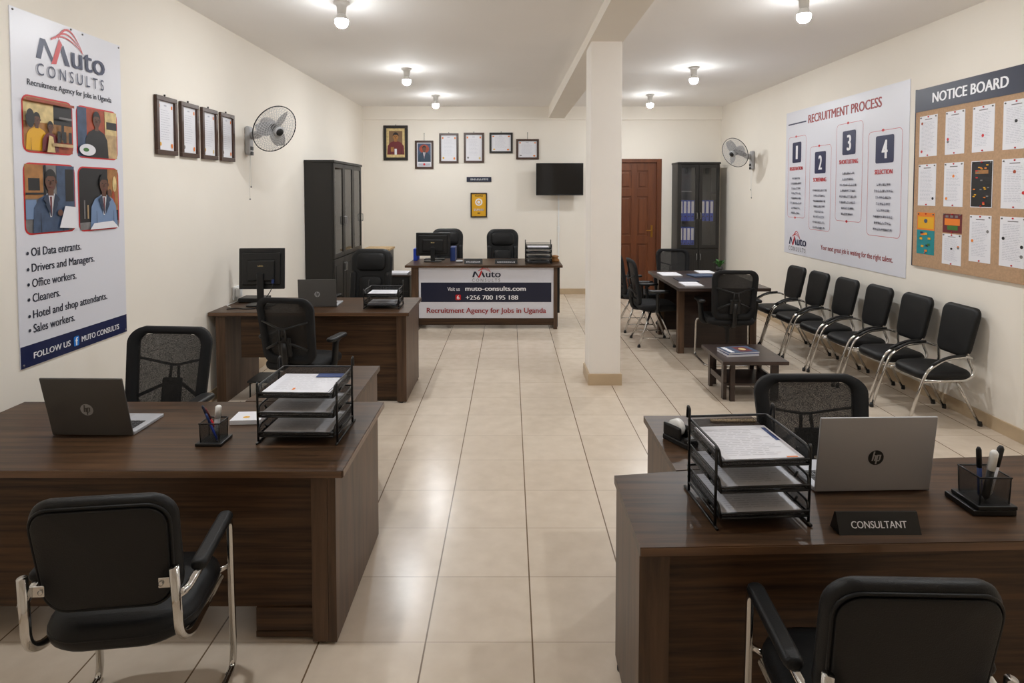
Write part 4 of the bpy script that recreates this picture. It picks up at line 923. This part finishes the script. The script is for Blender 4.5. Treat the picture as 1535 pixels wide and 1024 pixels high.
def hp_mark(parent, O, U, V, N, r, disc, ink):
    F = Flat(O, U, V, N); F.ell(0, 0, r, r, disc, 28)
    for x, h0, h1 in ((-.38, -.42, .85), (-.08, -.42, .3), (.12, -.85, .42), (.46, -.3, .42)):
        F.poly([(r*(x+.16*h0-.1), r*h0), (r*(x+.16*h0+.1), r*h0), (r*(x+.16*h1+.1), r*h1), (r*(x+.16*h1-.1), r*h1)], ink)
    for x, h in ((-.2, .32), (.33, .38), (.2, -.34)): F.rect(r*(x-.16), r*(h-.07), r*(x+.2), r*(h+.07), ink)
    F.build('logo', parent)
def laptop(label, loc, rot, w, lh, lean_, shell, disc, ink, dep=.245):
    t = thing('laptop', label, 'laptop', loc, rot, 'open laptops seen from behind')
    MB().box(-w/2, w/2, .012, dep, 0, .016, bev=.004).build('base', t, m_lapb)
    kb = MB()
    for j in range(5):
        for i in range(13): kb.box(-w*.43+w*.86*i/13, -w*.43+w*.86*(i+.85)/13, .035+.022*j, .053+.022*j, .016, .018)
    kb.build('keyboard', t, m_keys)
    MB().box(-w*.14, w*.14, .165, dep-.02, .0155, .0166).build('touchpad', t, m_lapl)
    c, s = math.cos(lean_), math.sin(lean_)
    f = lambda v: Vector((v.x, v.y*c - v.z*s + .004, .003+v.y*s + v.z*c))
    MB().box(-w/2, w/2, -.004, .004, 0, lh, bev=.003, f=f).build('lid', t, shell)
    MB().box(-w/2+.006, w/2-.006, .004, .0048, .012, lh-.006, f=f).build('screen', t, m_screen)
    MB().tube([(-w*.4, .012, .008), (w*.4, .012, .008)], .007).build('hinge', t, m_black)
    U = Vector((1,0,0)); V = Vector((0, -s, c)); N = U.cross(V)
    hp_mark(t, f(Vector((0, -.0043, lh*.46))), U, V, N, lh*.1, disc, ink)
    return t
laptop('grey open laptop with a round silver logo on the near left desk', (-1.865, 2.77, ZD), -.02, .365, .285, .25, m_lapd, m_grey, m_lapd)
laptop('grey open laptop with a round black logo on the near right desk', (1.315, 2.245, ZD), .03, .425, .285, .12, m_lapl, m_black, m_grey)
laptop('grey open laptop on the middle left desk beside the wire tray', (-1.7, 5.52, ZM), .03, .335, .245, .08, m_lapd, m_grey, m_lapd)

def monitor(label, loc, rot, w, h, zb, tilt=0):
    t = thing('desktop_monitor', label, 'monitor', loc, rot, 'desktop monitors seen from behind'); f = lambda v: Vector((v.x, v.y-tilt*(v.z-zb), v.z))
    MB().box(-w/2, w/2, -.006, .02, zb, zb+h, bev=.006, f=f).box(-w*.42, w*.42, -.022, -.004, zb+h*.1, zb+h*.9, bev=.01, f=f).box(-w*.3, w*.3, -.04, -.02, zb+h*.2, zb+h*.72, bev=.012, f=f).build('housing', t, m_black)
    MB().box(-w*.47, w*.47, .02, .0215, zb+.02, zb+h-.02, f=f).build('screen', t, m_screen)
    MB().box(-.03, .03, -.05, -.03, .012, zb+h*.4, bev=.006).build('stand_neck', t, m_black)
    MB().pad(rrect(.24, .18, .05), .014, .005, f=lambda v: Vector((v.x, v.y-.02, v.z+.007))).build('stand_foot', t, m_black)
    F = Flat((0, -.0405-tilt*h*.55, zb+h*.56), (1,0,0), (0,0,1), (0,-1,0)); F.squig(-.025, 0, .025, .014, 4, m_cream); F.build('badge', t)
    return t
t = monitor('black square monitor seen from behind at the left end of the middle left desk', (-2.23, 5.62, ZM), .06, .40, .365, .145, -.06)
MB().box(.1, .118, -.045, -.03, .2, .235, m_dblue).tube([(.11, -.038, .2), (.1, -.06, .14), (.04, -.04, .06), (.02, -.03, .02)], .004, m_black, 6, fil=.04).build('cable', t)
monitor('black monitor seen from behind on the left end of the reception desk', (-1.06, 8.62, ZR), -.03, .47, .32, .075)
tag(MB().box(-1.2, -.92, 8.74, 8.88, ZR+.0005, ZR+.02, m_black, .004).build('keyboard'), 'black keyboard behind the reception monitor', 'keyboard')
tag(MB().box(-1.345, -1.29, 8.7, 8.93, ZR+.0005, ZR+.165, m_blue, .004).build('document_box'), 'blue document box at the far left of the reception desk', 'box')
tag(MB().box(-.83, -.76, 8.66, 8.9, ZR+.0005, ZR+.19, m_dblue, .004).build('document_box'), 'blue document box right of the reception monitor', 'box')
tag(MB().pad(rrect(.1, .06, .028), .03, .012, m_grey, f=lambda v: v+Vector((-.69, 8.5, ZR+.0155))).build('computer_mouse'), 'grey mouse on the reception desk', 'mouse')
def nameplate(label, loc, w, h, dp, txt, rot=0):
    t = thing('nameplate', label, 'nameplate', loc, rot)
    pr = [(-dp/2, 0), (dp/2, 0), (.004, h), (-.004, h)]
    MB().add([(-w/2, y, z) for y, z in pr]+[(w/2, y, z) for y, z in pr], [(0,1,2,3), (7,6,5,4), (0,4,5,1), (1,5,6,2), (2,6,7,3), (3,7,4,0)]).build('body', t, m_black)
    V = Vector((0, dp/2-.004, h)).normalized(); N = Vector((0,-V.z,V.y)); F = Flat(Vector((0,-dp/2,0))+N*.0003, (1,0,0), V, N)
    if txt: F.text(txt, -w*.34, h*.32, w*.34, h*.66, m_wprint, .006)
    else: F.squig(-w*.4, h*.3, w*.4, h*.62, 9, m_paperg)
    F.build('lettering', t)
nameplate('black tent nameplate reading consultant on the near right desk', (1.175, 1.985, ZD), .262, .062, .06, 'CONSULTANT', .01)
nameplate('left black nameplate on the reception desk, beside the monitor', (-.49, 8.32, ZR), .24, .07, .07, None)
nameplate('right black nameplate on the reception desk, before the centred chair', (-.055, 8.34, ZR), .3, .06, .07, None)
t = thing('ornament', 'small golden brown ornament on the right end of the reception desk', 'ornament', (.61, 8.62, ZR))
MB().lathe([(.06,0),(.065,.02),(.04,.05),(.06,.07),(.03,.085),(.002,.09)]).build('body', t, m_warm)

def pen_cup(label, loc, rot, s=.085, h=.095):
    t = thing('pen_holder', label, 'pen holder', loc, rot, 'wire mesh pen holders'); a = s/2
    MB().box(-a-.014, a+.014, -a-.014, a+.014, 0, .014, bev=.003).build('base', t, m_black)
    vs = []; 
    for z, q in ((.014, a*.94), (h, a)): vs += [(-q,-q,z),(q,-q,z),(q,q,z),(-q,q,z)]
    MB().add(vs, [(0,1,5,4),(1,2,6,5),(2,3,7,6),(3,0,4,7)]).build('mesh_wall', t, m_pmesh)
    mb = MB().tube([(-a-.003,-a,h),(a+.003,-a,h)], .003, seg=6).tube([(-a,-a,h),(a,-a,h),(a,a,h),(-a,a,h)], .003, seg=6, closed=True)
    for x, y in ((-1,-1),(1,-1),(1,1),(-1,1)): mb.tube([(x*a*.94, y*a*.94, .014), (x*a, y*a, h)], .0022, seg=6)
    mb.build('rim', t, m_wire); return t
def pen(label, p0, p1, r, body, cap, name='pen'):
    p0, p1 = Vector(p0), Vector(p1); t = thing(name, label, 'pen', tuple(p0), 0, 'pens in the pen holders'); d = p1-p0; L = d.length
    MB().lathe([(r*.3,0),(r,.012),(r,L*.62)], (0,0,0), None, 10, tuple(d)).build('barrel', t, body)
    MB().lathe([(r*1.12,L*.6),(r*1.12,L*.95),(r*.6,L)], (0,0,0), None, 10, tuple(d)).build('cap', t, cap); return t
PL = (-1.29, 2.70, ZD)
pen_cup('black wire mesh pen holder on the near left desk', PL, .0)
z = ZD+.016
pen('dark blue pen leaning to the left in the near left pen holder', (-1.268, 2.685, z), (-1.325, 2.672, z+.155), .005, m_dblue, m_navyd)
pen('red pen leaning in the near left pen holder', (-1.28, 2.73, z), (-1.328, 2.70, z+.135), .0045, m_red, m_maroon)
pen('blue pen in the front of the near left pen holder', (-1.262, 2.672, z), (-1.308, 2.668, z+.12), .0045, m_blue, m_dblue)
pen('thick white marker in the near left pen holder', (-1.292, 2.722, z), (-1.282, 2.732, z+.135), .012, m_grey, m_white, 'marker_pen')
PR = (1.645, 2.135, ZD)
tag(MB().box(1.555, 1.70, 2.07, 2.215, ZD+.0005, ZD+.02, m_black, .003).build('notebook'), 'black notebook lying under the pen holder on the near right desk', 'notebook')
bpy.data.objects['notebook'].location = (0, 0, 0)
pen_cup('black wire mesh pen holder with markers at the right edge of the near right desk', (1.635, 2.135, ZD+.0203), .0, .105, .105)
z = ZD+.0365
pen('tall black marker at the left of the near right pen holder', (1.620, 2.13, z), (1.602, 2.12, z+.18), .0075, m_dblue, m_black, 'marker_pen')
pen('thick marker with a white cap in the near right pen holder', (1.625, 2.115, z), (1.650, 2.11, z+.172), .0115, m_black, m_white, 'marker_pen')
pen('black capped white marker leaning right in the near right pen holder', (1.655, 2.14, z), (1.688, 2.13, z+.18), .0095, m_paper, m_black, 'marker_pen')
t = thing('note_pad', 'small white notepad with a yellow dot behind the near left tray', 'notepad', (-1.245, 2.96, ZD), .06)
MB().box(-.07, .07, -.06, .06, 0, .022, bev=.002).build('pages', t, m_paper); F = Flat((0,0,.0222), (1,0,0), (0,1,0), (0,0,1)); F.ell(-.005, -.02, .016, .013, m_gold); F.build('sticker', t)
t = thing('tape_dispenser', 'black tape dispenser with a white roll on the near right return', 'tape dispenser', (.735, 2.69, ZD), .5)
MB().box(-.032, .032, -.08, .075, 0, .025, bev=.006).box(-.032, -.02, -.035, .072, .022, .078, bev=.008).box(.02, .032, -.035, .072, .022, .078, bev=.008).box(-.03, .03, -.08, -.055, .02, .045, bev=.004).box(-.022, .022, .055, .072, .022, .05).build('body', t, m_black)
MB().lathe([(.012,-.017),(.036,-.017),(.036,.017),(.012,.017)], (0, .02, .062), axis=(1,0,0)).build('tape_roll', t, m_white)
tag(MB().box(.95, 1.16, 2.93, 2.96, ZD+.0005, ZD+.008, m_tan, .001).build('ruler'), 'thin tan ruler on the near right return', 'ruler')

# meeting table papers and coffee table magazines
tag(MB().box(-.1, .1, -.14, .14, 0, .012, m_paper, .002).build('paper_stack'), 'white paper stack at the near left corner of the meeting table', 'papers').location = (1.975, 6.85, ZM+.0005)
tag(MB().box(-.12, .12, -.15, .15, 0, .012, m_paper, .002).build('paper_stack'), 'white paper stack at the far left of the meeting table', 'papers').location = (1.95, 7.68, ZM+.0005)
tag(MB().box(-.1, .1, -.12, .12, 0, .01, m_paper, .002).build('paper_stack'), 'white paper stack at the far right of the meeting table', 'papers').location = (2.45, 7.9, ZM+.0005)
o = tag(MB().box(-.11, .11, -.15, .15, 0, .008, m_navyd, .002).build('folder'), 'dark navy folder in the middle of the meeting table', 'folder'); o.location = (2.02, 7.2, ZM+.0005)
o = tag(MB().box(-.14, .14, -.11, .11, 0, .016, m_suit, .002).build('folder'), 'slate blue folder behind the near mesh chair on the meeting table', 'folder'); o.location = (2.3, 7.55, ZM+.0005); o.rotation_euler = (0,0,.2)
t = thing('potted_plant', 'small green plant in a dark pot at the far right of the meeting table', 'plant', (2.66, 7.98, ZM))
MB().lathe([(.03,0),(.045,.06),(.042,.06),(.03,.05)]).build('pot', t, m_pot)
mb = MB(); rnd = random.Random(5)
for k in range(14):
    a = rnd.uniform(0, 2*PI); tip = Vector((math.cos(a)*.09, math.sin(a)*.09, rnd.uniform(.1, .16))); c0 = Vector((0,0,.05)); sd = Vector((-math.sin(a), math.cos(a), 0))*.018; mid = c0.lerp(tip, .55)+Vector((0,0,.035))
    mb.add([c0, mid+sd, tip, mid-sd], [(0,1,2,3)])
mb.build('foliage', t, m_green)
def magazine(label, loc, rot, cover, h):
    t = thing('magazine', label, 'magazine', loc, rot, 'magazines on the coffee table')
    MB().box(-.105, .105, -.145, .145, 0, h, bev=.001).build('pages', t, m_paper); MB().box(-.106, .106, -.146, .146, h, h+.001).build('cover', t, cover)
    F = Flat((0,0,h+.0012), (1,0,0), (0,1,0), (0,0,1), .0002); F.rect(-.08, -.02, .08, .1, m_maroon); F.ell(.0, .04, .04, .03, m_cream); F.rect(-.09, -.12, .09, -.08, m_wprint); F.build('print', t); return t
magazine('lower magazine of the pile on the coffee table', (2.02, 5.54, .3605), -1.45, m_dblue, .02)
magazine('upper magazine of the pile on the coffee table', (2.025, 5.55, .383), -1.38, m_suit, .012)

# things around the middle left desk
t = thing('power_adapter', 'white power adapter plugged into the left wall above the middle left desk', 'adapter', (XL, 5.82, .86))
MB().box(.001, .014, -.06, .06, -.06, .06, bev=.004).build('socket_plate', t, m_white); MB().box(.014, .06, -.035, .035, -.04, .05, bev=.012).build('plug', t, m_white)
MB().tube([(.04, 0, -.04), (.03, -.02, -.0765), (.03, -.25, -.0765), (.1, -.32, -.0765)], .003, fil=.03).build('cord', t, m_white)
tag(MB().box(-2.5, -2.26, 5.74, 5.92, ZM+.0005, ZM+.04, m_black, .006).build('router'), 'flat black box behind the square monitor on the middle left desk', 'router')
tag(MB().tube([(-2.45, 5.4, ZM+.0045), (-2.38, 5.46, ZM+.0045), (-2.3, 5.4, ZM+.0045), (-2.18, 5.45, ZM+.0045), (-2.1, 5.41, ZM+.0045)], .004, m_black, 6, fil=.05).box(-2.12, -2.07, 5.39, 5.43, ZM+.0005, ZM+.018, m_black, .004).build('cable'), 'black cable with a plug lying on the middle left desk', 'cable')
t = thing('foot_rest', 'low black foot rest on thin legs under the middle left desk', 'foot rest', (-2.0, 5.5, 0))
MB().box(-.27, .27, -.14, .14, .15, .165, bev=.003).build('top', t, m_black)
for x in (-.25, .25):
    for y in (-.12, .12): MB().tube([(x, y, 0), (x, y, .15)], .007).build('leg', t, m_black)
tag(MB().box(-1.86, -1.68, 5.67, 5.85, 0, .33, m_card, .003).build('cardboard_box'), 'brown cardboard box under the middle left desk', 'box')
tag(MB().tube([(-2.3, 5.3, .006), (-2.15, 5.1, .006), (-2.0, 4.95, .006), (-1.85, 5.05, .006), (-1.95, 5.25, .006), (-2.2, 5.2, .006), (-2.35, 5.0, .006), (-2.2, 4.85, .006)], .005, m_black, 6, fil=.15).build('floor_cable'), 'black cable looping on the floor before the middle left desk', 'cable')
